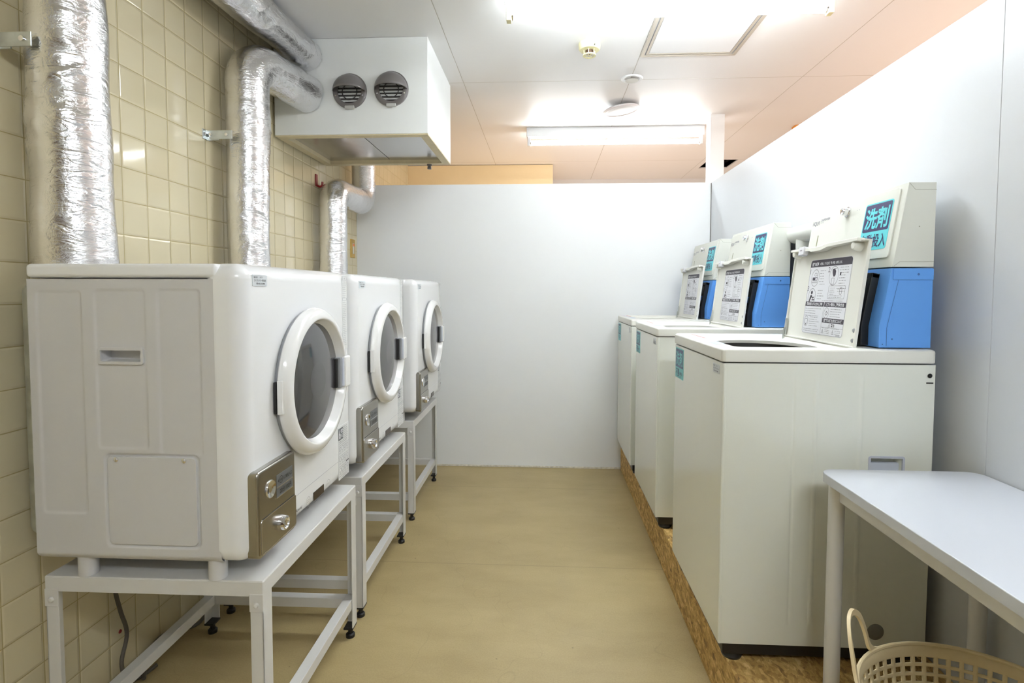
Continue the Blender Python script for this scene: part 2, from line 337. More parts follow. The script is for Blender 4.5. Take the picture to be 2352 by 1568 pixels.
    def circ(s, fr, cu, cv, r, w, h=.0006, seg=28, asp=1):      # flat ring
        vs = []; fs = []
        for i in range(seg):
            a = 2*PI*i/seg; c, q = math.cos(a), math.sin(a); vs += [fr.p(cu+r*c*asp, cv+r*q, h), fr.p(cu+(r-w)*c*asp, cv+(r-w)*q, h)]
        for i in range(seg): j = (i+1) % seg; fs.append((2*i, 2*j, 2*j+1, 2*i+1))
        return s.add(vs, fs)
    def poly(s, fr, pts, h=.0006): return s.add([fr.p(u, v, h) for u, v in pts], [tuple(range(len(pts)))])
    def text(s, fr, u, v, body, size, align='LEFT', bold=0, sx=1.0, h=.0007, width=None):
        vs, fs = text_mesh(body, bold)
        if not vs: return s
        x0 = min(p[0] for p in vs); x1 = max(p[0] for p in vs); k = size; kx = size*sx
        if width: kx = width/(x1-x0)
        off = {'LEFT': x0, 'CENTER': (x0+x1)/2, 'RIGHT': x1}[align]
        return s.add([fr.p(u+(p[0]-off)*kx, v+p[1]*k, h) for p in vs], fs)
    def scribble(s, fr, u, v, w, rows, pitch, th, rnd, h=.0006, ragged=.25):   # lines of print too small to read
        for i in range(rows):
            y = v-i*pitch; x = u; end = u+w*(1-ragged*rnd.random())
            while x < end-.0005:
                l = min(end-x, th*(1.2+2.5*rnd.random())); s.line(fr, x, y, x+l, y, th*(.35+.35*rnd.random()), h); x += l+th*(.7+.6*(rnd.random() > .7))
        return s
    def build(s, name, material=None, parent=None, smooth=True, angle=32, wn=True, loc=None):
        me = bpy.data.meshes.new(name); me.from_pydata(s.V, [], s.F)
        ms = s.mats if s.mats else [material]
        for x in ms: me.materials.append(x)
        if len(ms) > 1: me.polygons.foreach_set('material_index', s.M)
        if smooth: me.polygons.foreach_set('use_smooth', [True]*len(s.F)); me.set_sharp_from_angle(angle=math.radians(angle))
        me.update(); o = bpy.data.objects.new(name, me); C.objects.link(o)
        if parent: o.parent = parent
        if loc: o.location = loc
        if smooth and wn: md = o.modifiers.new('wn', 'WEIGHTED_NORMAL'); md.keep_sharp = True
        return o
_tc = {}
def text_mesh(body, bold=0):
    key = (body, bold)
    if key in _tc: return _tc[key]
    cu = bpy.data.curves.new('t', 'FONT'); cu.body = body; cu.size = 1; cu.offset = bold; cu.resolution_u = 3
    ob = bpy.data.objects.new('t', cu); C.objects.link(ob); bpy.context.view_layer.update()
    me = bpy.data.meshes.new_from_object(ob.evaluated_get(bpy.context.evaluated_depsgraph_get()))
    vs = [tuple(v.co) for v in me.vertices]; fs = [tuple(p.vertices) for p in me.polygons]
    bpy.data.objects.remove(ob); bpy.data.curves.remove(cu); bpy.data.meshes.remove(me)
    _tc[key] = (vs, fs); return _tc[key]

def empty(name, loc, label, cat, group=None, rz=0):
    o = bpy.data.objects.new(name, None); C.objects.link(o); o.location = loc; o.rotation_euler = (0, 0, rz); o.empty_display_size = .1
    o['label'] = label; o['category'] = cat
    if group: o['group'] = group
    return o
def tag(o, label, cat, group=None):
    o['label'] = label; o['category'] = cat
    if group: o['group'] = group
    return o
def struct(o): o['kind'] = 'structure'; return o
def copy_tree(o, parent=None):
    c = o.copy(); C.objects.link(c); c.parent = parent
    for ch in list(o.children): copy_tree(ch, c)
    return c
def arc(c, a0, a1, r, e1, e2, n=8):
    c = Vector(c); e1 = Vector(e1); e2 = Vector(e2)
    return [c+e1*(r*math.cos(a0+(a1-a0)*i/n))+e2*(r*math.sin(a0+(a1-a0)*i/n)) for i in range(n+1)]
def smoothpath(P, n=8):     # Catmull-Rom
    P = [Vector(p) for p in P]; out = []
    for i in range(len(P)-1):
        a = P[max(i-1, 0)]; b = P[i]; c = P[i+1]; d = P[min(i+2, len(P)-1)]
        for k in range(n):
            t = k/n; out.append(.5*((2*b)+(c-a)*t+(2*a-5*b+4*c-d)*t*t+(3*b-a-3*c+d)*t*t*t))
    return out+[P[-1]]
def skin(g, x0, x1, z0, z1, y, hf, nx, nz, edge=.03):        # panel facing -y with a height function (depth inward)
    vs = []; fs = []
    for j in range(nz+1):
        z = z0+(z1-z0)*j/nz
        for i in range(nx+1):
            x = x0+(x1-x0)*i/nx; vs.append((x, y+hf(x, z), z))
    for j in range(nz):
        for i in range(nx): a = j*(nx+1)+i; fs.append((a, a+1, a+nx+2, a+nx+1))
    g.add(vs, fs)
    e = [(x0, z0), (x1, z0), (x1, z1), (x0, z1)]
    for (a, b), (c, d) in zip(e, e[1:]+e[:1]): g.add([(a, y+hf(a, b), b), (a, y+edge, b), (c, y+edge, d), (c, y+hf(c, d), d)], [(0, 1, 2, 3)])
def sdrect(x, z, r4, rad):     # signed distance to rounded rect, negative inside
    x0, x1, z0, z1 = r4; cx, cz = (x0+x1)/2, (z0+z1)/2; dx = abs(x-cx)-(x1-x0)/2+rad; dz = abs(z-cz)-(z1-z0)/2+rad
    return min(max(dx, dz), 0)+math.hypot(max(dx, 0), max(dz, 0))-rad
def sstep(a, b, t): t = max(0, min(1, (t-a)/(b-a))); return t*t*(3-2*t)

# ------------------------------------------------------------------ room
CEILZ = 2.314; XL = -1.257; XR = 1.056; YB = 3.532; PZ = 1.871
struct(G().box(-1.4, 3.4, -2.6, 5.7, -.05, 0).build('floor', FLOOR, smooth=False))
g = G(); hx0, hx1, hy0, hy1 = 1.405, 1.66, 4.79, 5.11      # opening in the ceiling
for a in ((-1.4, hx0, -2.6, 5.7), (hx1, 3.4, -2.6, 5.7), (hx0, hx1, -2.6, hy0), (hx0, hx1, hy1, 5.7)): g.box(a[0], a[1], a[2], a[3], CEILZ, CEILZ+.05)
struct(g.build('ceiling', CEIL, smooth=False))
g = G(); g.m(DARK); g.box(hx0, hx1, hy0, hy1, CEILZ+.3, CEILZ+.31)
for a in ((hx0-.005, hx0, hy0, hy1), (hx1, hx1+.005, hy0, hy1), (hx0, hx1, hy0-.005, hy0), (hx0, hx1, hy1, hy1+.005)): g.box(a[0], a[1], a[2], a[3], CEILZ+.01, CEILZ+.3)
tag(g.build('ceiling_opening', smooth=False), 'dark square hole in the ceiling behind the white corner post', 'opening')
struct(G().box(XL-.12, XL, -2.6, 5.7, 0, CEILZ).build('wall_left', TILE, smooth=False))
struct(G().box(-1.4, 3.4, -2.6, -2.5, 0, CEILZ).build('wall_front', WALLW, smooth=False))
struct(G().box(-1.2, -.15, -2.5, -2.46, 0, 2.05, .004, 2).build('reflection_board', mat('brown reflection board', (.13, .075, .045, 1), .45)))  # unseen brown slab, added so the foil ducts reflect something dark
struct(G().box(XR-.0025, XR, YB-.0035, YB, .168, PZ-.004).build('trim_3', mat('joint gap', (.10, .08, .07, 1), .8), smooth=False))
struct(G().box(-1.257, 3.4, 5.56, 5.7, 0, CEILZ).build('wall_far', WALLW, smooth=False))
struct(G().box(3.3, 3.4, -2.6, 5.7, 0, CEILZ).build('wall_hall', WALLW, smooth=False))
struct(G().box(XL, .06, 4.885, 5.56, 0, CEILZ-.004).build('wall_corridor', WARMW, smooth=False))
struct(G().box(XL, XR+.04, YB, YB+.04, 0, PZ, .0015, 1).build('wall_back', PARTW))
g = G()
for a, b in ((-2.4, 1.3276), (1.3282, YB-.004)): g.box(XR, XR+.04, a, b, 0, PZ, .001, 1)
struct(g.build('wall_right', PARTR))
struct(G().box(XR-.0, XR+.09, YB+.04, YB+.13, 0, CEILZ, .002, 1).build('trim_1', PARTW))
struct(G().box(XL, XR, YB-.003, YB, .0, .012, .001, 1).build('trim_2', mat('caulk', (.75, .72, .64, 1), .6, vary=(60, .2))))

# ceiling access hatch
t = empty('access_hatch', (.68, 2.47, CEILZ), 'square aluminium framed access hatch in the ceiling beside the near tube light', 'hatch')
g = G()
fr = Fr((0, 0, 0), (1, 0, 0), (0, -1, 0))
g.rrframe(fr, -.226, .226, -.226, .226, .004, .016, 0, .004, 1); g.rrframe(fr, -.204, .204, -.204, .204, .003, .012, 0, .003, 1)
g.build('frame', ALU, t); G().box(-.19, .19, -.19, .19, -.002, .02).build('panel', CEILW, t, smooth=False)
G().add([fr.p(u, v, .0012) for u, v in ((-.211, -.211), (.211, -.211), (.211, .211), (-.211, .211))], [(0, 1, 2, 3)]).build('gasket', INKL, t, smooth=False)

# smoke detector
t = empty('smoke_detector', (.197, 2.55, CEILZ), 'round cream heat detector with open cage on the ceiling', 'smoke detector')
G().lathe([(0, 0), (.05, 0), (.051, -.006), (.049, -.024), (.044, -.030), (0, -.031)], (0, 0, 0), (0, 0, 1), 40).build('base', CREAMP, t)
g = G()
for k in range(6):
    a = k*PI/3+.3; g.tube([(.026*math.cos(a), .026*math.sin(a), -.028), (.027*math.cos(a), .027*math.sin(a), -.052)], .002, 6)
g.lathe([(.022, -.050), (.030, -.050), (.030, -.055), (.022, -.055), (.022, -.050)], (0, 0, 0), (0, 0, 1), 32)
for k in range(3): a = k*PI/3; g.tube([(.026*math.cos(a), .026*math.sin(a), -.053), (-.026*math.cos(a), -.026*math.sin(a), -.053)], .0016, 6)
g.build('cage', CREAMP, t)
G().lathe([(0, -.03), (.018, -.03), (.018, -.044), (0, -.046)], (0, 0, 0), (0, 0, 1), 24).build('sensor', mat('copper sensor', (.12, .07, .05, 1), .4, .5), t)
G().box(.012, .022, -.046, -.0435, -.026, -.018).build('indicator_lamp', DARK, t, smooth=False)
# small recessed lamp
t = empty('downlight', (.457, 2.965, CEILZ), 'small round recessed lamp on the ceiling seam between detector and speaker', 'ceiling lamp')
G().lathe([(.030, .03), (.036, .004), (.042, -.004), (.054, -.006), (.058, -.002), (.058, 0)], (0, 0, 0), (0, 0, 1), 44).build('trim_ring', CEILW, t)
G().lathe([(0, .012), (.035, .012)], (0, 0, 0), (0, 0, -1), 32).build('reflector', mat('lamp inside', (.55, .55, .5, 1), .3), t)
G().lathe([(0, -.004), (.012, .0), (.014, .01)], (0, 0, 0), (0, 0, 1), 24).build('bulb', mat('clear bulb', (.8, .8, .78, 1), .1), t)
# ceiling speaker, hanging slightly out of its hole
t = empty('ceiling_speaker', (.458, 3.39, CEILZ-.017), 'round pale ceiling speaker hanging slightly askew near the far tube light', 'speaker')
t.rotation_euler = (.03, -.13, 0)
G().lathe([(.0, .0), (.10, .0), (.112, -.006), (.112, -.012), (.102, -.018), (.094, -.015)], (0, 0, 0), (0, 0, 1), 56).build('rim', mat('pinkish plastic', (.72, .68, .68, 1), .4), t)
gm = mat('speaker grille', (.62, .60, .60, 1), .5)
N, L, B = ngroup(gm); vo = N.new('ShaderNodeTexVoronoi'); vo.inputs['Scale'].default_value = 190; vo.inputs['Randomness'].default_value = 0; tc = N.new('ShaderNodeTexCoord'); L.new(tc.outputs['Object'], vo.inputs['Vector'])
mr = N.new('ShaderNodeMapRange'); mr.inputs['From Min'].default_value = .25; mr.inputs['From Max'].default_value = .4; mr.inputs['To Min'].default_value = .25; mr.inputs['To Max'].default_value = .66; L.new(vo.outputs['Distance'], mr.inputs['Value']); L.new(mr.outputs[0], B.inputs['Base Color'])
G().lathe([(0, -.020), (.06, -.018), (.094, -.0145)], (0, 0, 0), (0, 0, 1), 48).build('grille', gm, t)
tag(G().box(1.70, 1.78, 3.82, 3.88, CEILZ-.02, CEILZ, .003).build('ceiling_bracket', ORANGE), 'small orange bracket on the ceiling seen over the side partition', 'bracket')

# fluorescent fixtures
def tube_light(loc, label, twin, tm, L=1.2):
    t = empty('tube_light', loc, label, 'light fixture', 'fluorescent battens on the ceiling'); hw = .075 if twin else .03
    G().box(-L/2-.012, L/2+.012, -hw, hw, -.062, 0, .004, 2).build('housing', CEILW, t)
    for y in ((-.088, .088) if twin else (0,)):
        zt = -.099 if not twin else -.092
        for s in (-1, 1):
            x = s*(L/2-.004); g = G(); g.prism([(-.016, zt-.022), (.016, zt-.022), (.018, zt+.01), (.018, -.05), (-.018, -.05), (-.018, zt+.01)], Fr((x-.01*1, y, 0), (0, 1, 0), (0, 0, 1)), 0, .02, .003, 2)
            g.build('lamp_holder', CREAMP if twin else CEILW, t)
        tb = G().cyl((-L/2+.02, y, zt), (1, 0, 0), .0155, L-.04, 24).build('tube', tm, t)
        for s in (-1, 1): G().cyl((s*(L/2-.021), y, zt), (s, 0, 0), .0162, .02, 24).build('end_cap', CHROME, tb)
    return t
tube_light((.4515, 2.012, CEILZ), 'twin tube ceiling light nearest above the machines', True, TUBE)
tube_light((.474, 3.832, CEILZ), 'single tube ceiling light beyond the back partition', False, TUBE_F)
tube_light((.62, -.62, CEILZ), 'twin tube ceiling light over the near end of the room', True, TUBE_B)

# ------------------------------------------------------------------ ventilation box on the ceiling
HX0, HX1, HY0, HY1, HZ = -1.245, -.535, 2.44, 3.02, 1.885
t = empty('ventilation_box', ((HX0+HX1)/2, (HY0+HY1)/2, HZ), 'white boxed ventilation hood with two round vents hanging from the ceiling', 'ventilation hood')
ox, oy = (HX0+HX1)/2, (HY0+HY1)/2; hw, hd, hh = (HX1-HX0)/2, (HY1-HY0)/2, CEILZ-HZ-.001
g = G(); w = .008
g.box(-hw, hw, -hd, -hd+w, 0, hh, .0012, 1); g.box(-hw, hw, hd-w, hd, 0, hh, .0012, 1); g.box(-hw, -hw+w, -hd+w, hd-w, 0, hh); g.box(hw-w, hw, -hd+w, hd-w, 0, hh, .0012, 1)
g.build('casing', HOODW, t)
g = G(); q = .04
e = .0006; g.box(-hw+e, hw-e, -hd+e, -hd+q, -.006, -.0004, .001, 1); g.box(-hw+e, hw-e, hd-q, hd-e, -.006, -.0004, .001, 1); g.box(-hw+e, -hw+q, -hd+q, hd-q, -.006, -.0004); g.box(hw-q, hw-e, -hd+q, hd-q, -.006, -.0004)
g.box(-hw+q-.003, -hw+q, -hd+q, hd-q, -.0004, .03); g.box(hw-q, hw-q+.003, -hd+q, hd-q, -.0004, .03); g.box(-hw+q, hw-q, -hd+q-.003, -hd+q, -.0004, .03); g.box(-hw+q, hw-q, hd-q, hd-q+.003, -.0004, .03)
g.build('bottom_frame', CREAM, t)
for a, b in ((-hw+q-.01, -.864-ox-.002), (-.864-ox+.002, hw-q+.01)): G().box(a, b, -hd+q-.01, hd-q+.01, .014, .018, .001, 1).build('steel_panel', STEEL, t)
G().box(-hw+q-.012, hw-q+.012, -hd+q-.012, hd-q+.012, .020, .024).build('cavity', DARK, t, smooth=False)
G().lathe([(0, 0), (.014, 0), (.014, .012), (.010, .014), (.012, .028), (.011, .032), (0, .032)], (-.652-ox, hd-.012, 0), (0, 0, -1), 20).build('drain_nozzle', VENTG, t)
def vent_cap(x, z):
    F = Vector((x-ox, -hd, z-HZ)); R = .078
    g = G(); g.lathe([(R, 0), (R, .008), (R-.008, .012), (R-.022, .012), (R-.022, -.02)], F, (0, -1, 0), 48)
    vc = g.build('vent_cap', VENTG, t); g = G()     # hood shell over the upper half
    n1, n2 = 28, 10; vs = []; fs = []
    for i in range(n1+1):
        a = PI*i/n1
        for j in range(n2+1):
            b = PI/2-(PI/2-math.radians(4))*j/n2; rr = (R-.005)*math.sin(a); vs.append(F+Vector(((R-.005)*math.cos(a), -.010-.82*rr*math.cos(b), rr*math.sin(b)-.004)))
    for i in range(n1):
        for j in range(n2): k = i*(n2+1)+j; fs.append((k, k+1, k+n2+2, k+n2+1))
    g.add(vs, fs); o = g.build('vent_hood', VENTG, vc, wn=False); md = o.modifiers.new('s', 'SOLIDIFY'); md.thickness = .002
    g = G(); g.lathe([(0, -.012), (R-.02, -.012)], F, (0, -1, 0), 36); g.build('backing', DARK, vc)
    g = G().m(mat('louvre grey', (.035, .032, .032, 1), .4))
    for k in range(7):
        zz = -.05+k*.0155; hwk = math.sqrt(max((R-.022)**2-zz*zz, 0)); g.box(F.x-hwk, F.x+hwk, F.y-.006, F.y+.002, F.z+zz-.003, F.z+zz+.003, .001, 1)
    g.m(mat('louvre grey', (.035, .032, .032, 1), .4)); g.tube([F+Vector((.034*math.cos(a), -.008, .034*math.sin(a)-.004)) for a in [2*PI*i/24 for i in range(25)]], .0022, 6, caps=False)
    g.build('louvre', parent=vc)
    for a in (-.35, -2.8, .9): G().cyl(F+Vector(((R-.012)*math.cos(a), -.010, (R-.012)*math.sin(a))), (0, -1, 0), .004, .005, 12).build('screw', CHROME, vc)
    G().box(F.x-.022, F.x+.022, F.y-.014, F.y-.002, F.z-R-.002, F.z-R+.012, .002, 1).build('drip_lip', mat('worn grey', (.5, .5, .48, 1), .5), vc)
vent_cap(-.891, 2.076); vent_cap(-.700, 2.083)

# ------------------------------------------------------------------ foil wrapped exhaust ducts
def foil_duct(name, pts, r, label, amp, seed, parent=None, seg=72, bulge=0, bands=()):
    off = Vector((seed*13.7, seed*5.1, seed*3.3))
    def disp(p, a, L):
        q = p+off; f = 0
        f += amp*2.0*noise.noise(q*5)
        gate = sstep(-.05, .35, noise.noise(q*4+Vector((9, 2, 4))))
        rid = 1-abs(noise.noise(Vector((q.x*9+q.z*2, q.y*9, q.z*13))))*3.6; f += amp*1.25*(.12+gate)*max(rid, 0)**2
        rid2 = 1-abs(noise.noise(Vector((q.x*26, q.y*26, q.z*26))))*3.4; f += (.0004+amp*.22)*(.25+gate)*max(rid2, 0)**2
        for b, d in bands: f += -d*math.exp(-((L-b)/.006)**2)
        return f
    # resample
    P = [Vector(p) for p in pts]; out = [P[0]]; step = .0065
    for a, b in zip(P[:-1], P[1:]):
        n = max(1, int((b-a).length/step))
        for i in range(1, n+1): out.append(a+(b-a)*i/n)
    rr = r if not isinstance(r, tuple) else [r[0]+(r[1]-r[0])*i/(len(out)-1) for i in range(len(out))]
    g = G().tube(out, rr, seg, disp); o = g.build(name, FOIL, parent, angle=70, wn=False)
    if label: tag(o, label, 'duct', 'foil wrapped exhaust ducts')
    return o
def rounded(P, rad, n=10):     # polyline with rounded corners
    P = [Vector(p) for p in P]; out = [P[0]]
    for i in range(1, len(P)-1):
        a = (P[i-1]-P[i]).normalized(); b = (P[i+1]-P[i]).normalized(); th = a.angle(b)/2; d = rad/math.tan(th); p0 = P[i]+a*d; c = P[i]+(a+b).normalized()*(rad/math.sin(th))
        p1 = P[i]+b*d; v0 = p0-c; v1 = p1-c; ang = v0.angle(v1); ax = v0.cross(v1).normalized()
        for k in range(n+1): out.append(c+Matrix.Rotation(ang*k/n, 3, ax) @ v0)
    return out+[P[-1]]
foil_duct('exhaust_duct', rounded([(-1.150, 1.268, 1.232), (-1.158, 1.262, 2.230), (-1.085, HY0-.004, 2.239)], .10), (.082, .069), 'nearest and widest foil wrapped duct rising from the nearest dryer', .0042, 1)
foil_duct('exhaust_duct', rounded([(-1.158, 2.05, 1.232), (-1.158, 2.065, 2.068), (-1.09, HY0-.004, 2.066)], .105), (.0745, .082), 'foil wrapped duct rising from the middle dryer and bending into the ventilation box', .0022, 2, bands=((.66, .002), (.82, .001)))
foil_duct('exhaust_duct', rounded([(-1.160, 2.89, 1.232), (-1.160, 2.895, 1.722), (-1.150, 3.375, 1.722), (-1.150, 3.375, 2.08), (-1.10, HY1+.006, 2.10)], .088), .0735, 'foil wrapped duct of the farthest dryer, snaking up behind the ventilation box', .0020, 3, bands=((.36, .002),))

def wall_bracket(y, z, label):
    t = empty('pipe_bracket', (XL, y, z), label, 'bracket', 'galvanised duct brackets')
    g = G(); g.box(.0, .003, -.022, .022, -.018, .018, .0008, 1); g.box(.0, .10, -.0015, .0015, -.016, .016, .0006, 1); g.box(.0, .05, .0, .003, -.02, -.016, 0); g.build('arm', GALV, t)
    G().cyl((.003, -.012, 0), (1, 0, 0), .006, .006, 6).build('bolt', CHROME, t); G().cyl((.020, -.0015, 0), (0, -1, 0), .006, .005, 6).build('bolt', CHROME, t); G().cyl((.080, -.0015, 0), (0, -1, 0), .006, .004, 12).build('bolt', CHROME, t)
    return t
wall_bracket(1.95, 1.746, 'galvanised bracket on the tiles holding the middle duct'); wall_bracket(1.175, 1.735, 'galvanised bracket on the tiles holding the nearest duct')
t = empty('wall_hook', (XL, 2.905, 1.775), 'small red hook on the cream tiles beside the farthest duct', 'hook')
g = G(); g.box(0, .006, -.013, .013, -.032, .034, .003); g.build('plate', RED, t)
G().tube(smoothpath([(.004, 0, -.026), (.022, 0, -.034), (.034, 0, -.026), (.036, 0, -.008)]), .006, 8).build('hook_arm', RED, t)
G().lathe([(0, 0), (.008, 0), (.010, .012), (.006, .018), (0, .018)], (.0, .04, -.03), (1, 0, 0), 14).build('wall_screw', CHROME, t)
t = empty('switch_plate', (XL, 3.447, 1.447), 'brass coloured light switch plate on the tiles beside the back partition', 'switch')
fr = Fr((0, 0, 0), (0, 1, 0), (0, 0, 1)); G().rr(fr, -.036, .036, -.06, .06, .005, 0, .007, .003).build('plate', GOLD, t)
G().rr(fr, -.013, .013, -.034, .034, .002, .006, .0095, .001).build('rocker', mat('switch ivory', (.7, .66, .55, 1), .4), t)
G().box(.0093, .0105, -.011, .011, .014, .031).build('pilot_lamp', mat('orange lens', srgb(240, 120, 50), .3), t, smooth=False)
tag(G().lathe([(0, 0), (.006, 0), (.005, .002), (0, .003)], (XL, 1.485, .16), (1, 0, 0), 9).build('wall_plug', RED), 'tiny dark red plug in a tile under the nearest dryer stand', 'plug')

# ------------------------------------------------------------------ dryer stand (prototype)
def make_stand():
    t = empty('dryer_stand', (0, 0, 0), '', 'stand', 'white steel dryer stands'); D = .512; W = .304; T = .515; k = .003
    g = G(); g.box(-D, 0, -W, W, T-.003, T, .001, 1)
    g.box(-D, 0, -W-.001, -W+k, T-.036, T-.002, .0008, 1); g.box(-D, 0, W-k, W+.001, T-.036, T-.002, .0008, 1); g.box(-k, .001, -W, W, T-.036, T-.002, .0008, 1); g.box(-D-.001, -D+k, -W, W, T-.036, T-.002, .0008, 1)
    for x in (-.04, -D+.04):
        for y in (-1, 1): g.box(x-.016 if x > -.2 else x-.015, x+.016 if x > -.2 else x+.015, y*(W+.0012)-.001 if y < 0 else y*(W)-.001, y*(W)+.001 if y < 0 else y*(W+.0012)+.001, T-.07, T-.03, 0) if False else None
    for x0, x1 in ((-.031, .0012), (-D-.0012, -D+.031)):
        for y0, y1 in ((-W-.0022, -W+.001), (W-.001, W+.0022)): g.box(x0, x1, y0, y1, T-.071, T-.03, .0008, 1)
    g.build('top_frame', STANDW, t)
    for x, sx in ((0, -1), (-D, 1)):
        for y, sy in ((-W, 1), (W, -1)):
            g = G(); a, b, c, d = sorted((x, x+sx*.030))+sorted((y, y+sy*k)); g.box(a, b, c, d, .04, T-.004, .0006, 1)
            a, b, c, d = sorted((x, x+sx*k))+sorted((y, y+sy*.040)); g.box(a, b, c, d, .04, T-.004, .0006, 1); lg = g.build('leg', STANDW, t)
            cx, cy = x+sx*.016, y+sy*.02; g = G(); g.box(*sorted((x, x+sx*.032)), *sorted((y, y+sy*.042)), .034, .041, .001, 1); g.cyl((cx, cy, .0), (0, 0, 1), .015, .014, 20, .004); g.cyl((cx, cy, .012), (0, 0, 1), .008, .025, 12); g.build('foot', BLACK, lg)
            G().lathe([(0, .005), (.005, .0035), (.007, 0)], (x+sx*.015, y-sy*.0022, T-.055), (0, -sy, 0), 16).build('bolt', STANDW, lg)
    G().box(-.034, -.0035, -W+.004, W-.004, .105, .138, .001, 1).build('front_rail', STANDW, t); G().box(-D+.0035, -D+.034, -W+.004, W-.004, .105, .138, .001, 1).build('rear_rail', STANDW, t)
    for y in (-1, 1): G().box(-D+.034, -.034, *sorted((y*(W-.0035), y*(W-.034))), .105, .138, .001, 1).build('side_rail', STANDW, t)
    return t

# ------------------------------------------------------------------ dryer (prototype); origin: face plane, centre, underside of feet
def make_dryer():
    t = empty('tumble_dryer', (0, 0, 0), '', 'dryer', 'coin operated gas dryers'); W = .32
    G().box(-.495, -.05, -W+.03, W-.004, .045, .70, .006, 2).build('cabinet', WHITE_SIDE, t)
    # near side skin with pressed panels
    recs = [((-.475, -.371, .153, .654), .0022), ((-.34, -.224, .303, .657), .0022), ((-.196, -.099, .290, .658), .0022)]
    hat = (-.326, -.111, .080, .289); hnd = (-.329, -.234, .497, .524)
    def hf(x, z):
        h = 0
        for r4, d in recs: h = max(h, d*sstep(.0025, -.0035, sdrect(x, z, r4, .008)))
        s = sdrect(x, z, hat, .012); h = max(h, .005*sstep(.003, -.001, s)*1.0)
        s = sdrect(x, z, hnd, .004); h = max(h, .026*sstep(.001, -.003, s))
        h += .012*max(0, (.062-z)/.017)**2 if z < .062 else 0
        return h
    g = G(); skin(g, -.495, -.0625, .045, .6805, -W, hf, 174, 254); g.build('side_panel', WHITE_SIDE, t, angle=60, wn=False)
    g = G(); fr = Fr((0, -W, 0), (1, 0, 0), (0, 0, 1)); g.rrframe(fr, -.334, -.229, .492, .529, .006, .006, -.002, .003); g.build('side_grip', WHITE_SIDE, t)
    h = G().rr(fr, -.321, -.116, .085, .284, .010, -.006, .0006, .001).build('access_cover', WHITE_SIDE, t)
    for x in (-.300, -.143): G().lathe([(.0055, 0), (.0055, .002), (.003, .004), (0, .0045)], (x, -W-.0006, .278), (0, -1, 0), 16).build('screw', CHROME, h)
    G().box(-.498, -.059, -W-.0012, W, .6835, .7145, .009, 4).build('top_cover', WHITE, t)
    G().box(-.0965, 0, -W-.0008, W+.0008, .041, .716, .036, 9).build('front_cover', WHITE, t, angle=60)
    G().box(-.560, -.498, -W+.035, W-.06, .075, .675, .028, 5).build('rear_cover', GALV, t)
    for x in (-.09, -.40):
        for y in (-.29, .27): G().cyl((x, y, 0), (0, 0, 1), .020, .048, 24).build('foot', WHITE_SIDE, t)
    # door ring
    zc = .407; O = Vector((0, 0, zc)); X = (1, 0, 0)
    G().lathe([(.150, .002), (.197, .002), (.197, .010)], O, X, 64).build('door_gap_shade', GREYP, t)  # grey disc painting the shadow in the gap behind the door ring
    d = G().lathe([(.156, .012), (.161, .018), (.1695, .036), (.1715, .0385), (.175, .0395), (.187, .0375), (.196, .031), (.2015, .021), (.203, .014), (.200, .009), (.19, .008)], O, X, 96).build('door', RINGW, t, angle=75)
    G().lathe([(0, .027), (.05, .026), (.10, .023), (.14, .0185), (.162, .015)], O, X, 72).build('window', GLASS, d, angle=80)
    g = G(); g.m(RINGW); g.box(.006, .043, .160, .2045, zc-.050, zc+.048, .007, 3); g.m(GREYP); g.box(.014, .034, .1405, .1605, zc-.048, zc+.046, .004, 2); g.m(BLACK); g.box(.014, .0270, .129, .142, zc-.046, zc+.044, .004, 2)
    g.m(LGREY); g.box(.030, .0385, .152, .164, zc-.045, zc+.043, .004, 2); g.build('door_handle', parent=d)
    g = G(); g.m(BLACK); g.box(.002, .0095, -.2035, -.185, zc-.050, zc+.028, .002, 2); g.m(RINGW); g.box(.0105, .0245, -.2040, -.185, zc-.052, zc+.032, .003, 2); g.build('hinge', parent=d)
    # coin box
    F = Fr((0, 0, 0), (0, 1, 0), (0, 0, 1))
    cb = G().rr(F, -.306, -.126, .046, .248, .012, -.01, .016, .006).build('coin_box', BRUSH, t)
    cd = G(); cd.m(BRUSH); cd.rr(F, -.293, -.129, .054, .132, .006, .010, .0168, .0006); cd.m(CHROME); cd.rrframe(F, -.2945, -.1275, .0525, .1335, .007, .0014, .010, .0173); cd.m(BLACK); cd.line(F, -.290, .1345, -.132, .1345, .0014, .0164); cd = cd.build('coin_drawer', parent=cb)
    G().lathe([(0, .030), (.006, .030), (.007, .026), (.011, .027), (.013, .031), (.0165, .030), (.018, .024), (.019, .016), (.021, .014)], (0, -.205, .092), X, 36).build('lock', CHROME, cd)
    G().lathe([(0, .0162), (.008, .0164), (.014, .0172), (.0185, .0192), (.0205, .0192), (.0215, .0170), (.0215, .015)], (0, -.252, .192), X, 36).build('coin_slot', CHROME, cb); G().box(.0165, .0182, -.2655, -.2635, .186, .198).build('slit', BLACK, cb, smooth=False)
    g = G(); dg = mat('grey plate', srgb(120, 122, 124), .4, .4); g.m(dg); g.box(.0150, .0167, -.223, -.143, .184, .214); g.box(.0150, .0167, -.223, -.143, .160, .1825); g.m(CHROME); g.box(.0158, .0172, -.224, -.142, .1825, .184); g.box(.0158, .0172, -.224, -.142, .158, .1598)
    g.m(BLACK); hh = .0171; g.poly(F, [(-.2185, .1985), (-.2135, .203), (-.2135, .194)], hh); g.circ(F, -.202, .1985, .0090, .0016, hh); g.text(F, -.202, .1950, '100', .0092, 'CENTER', .02, h=hh); g.text(F, -.190, .1945, '硬貨投入口', .0098, 'LEFT', .03, h=hh, width=.043)
    g.text(F, -.209, .1655, '20分/100円', .0150, 'LEFT', .02, h=hh, width=.058); g.build('coin_label', parent=cb)
    # control strip
    rn = random.Random(3); f0 = .0009
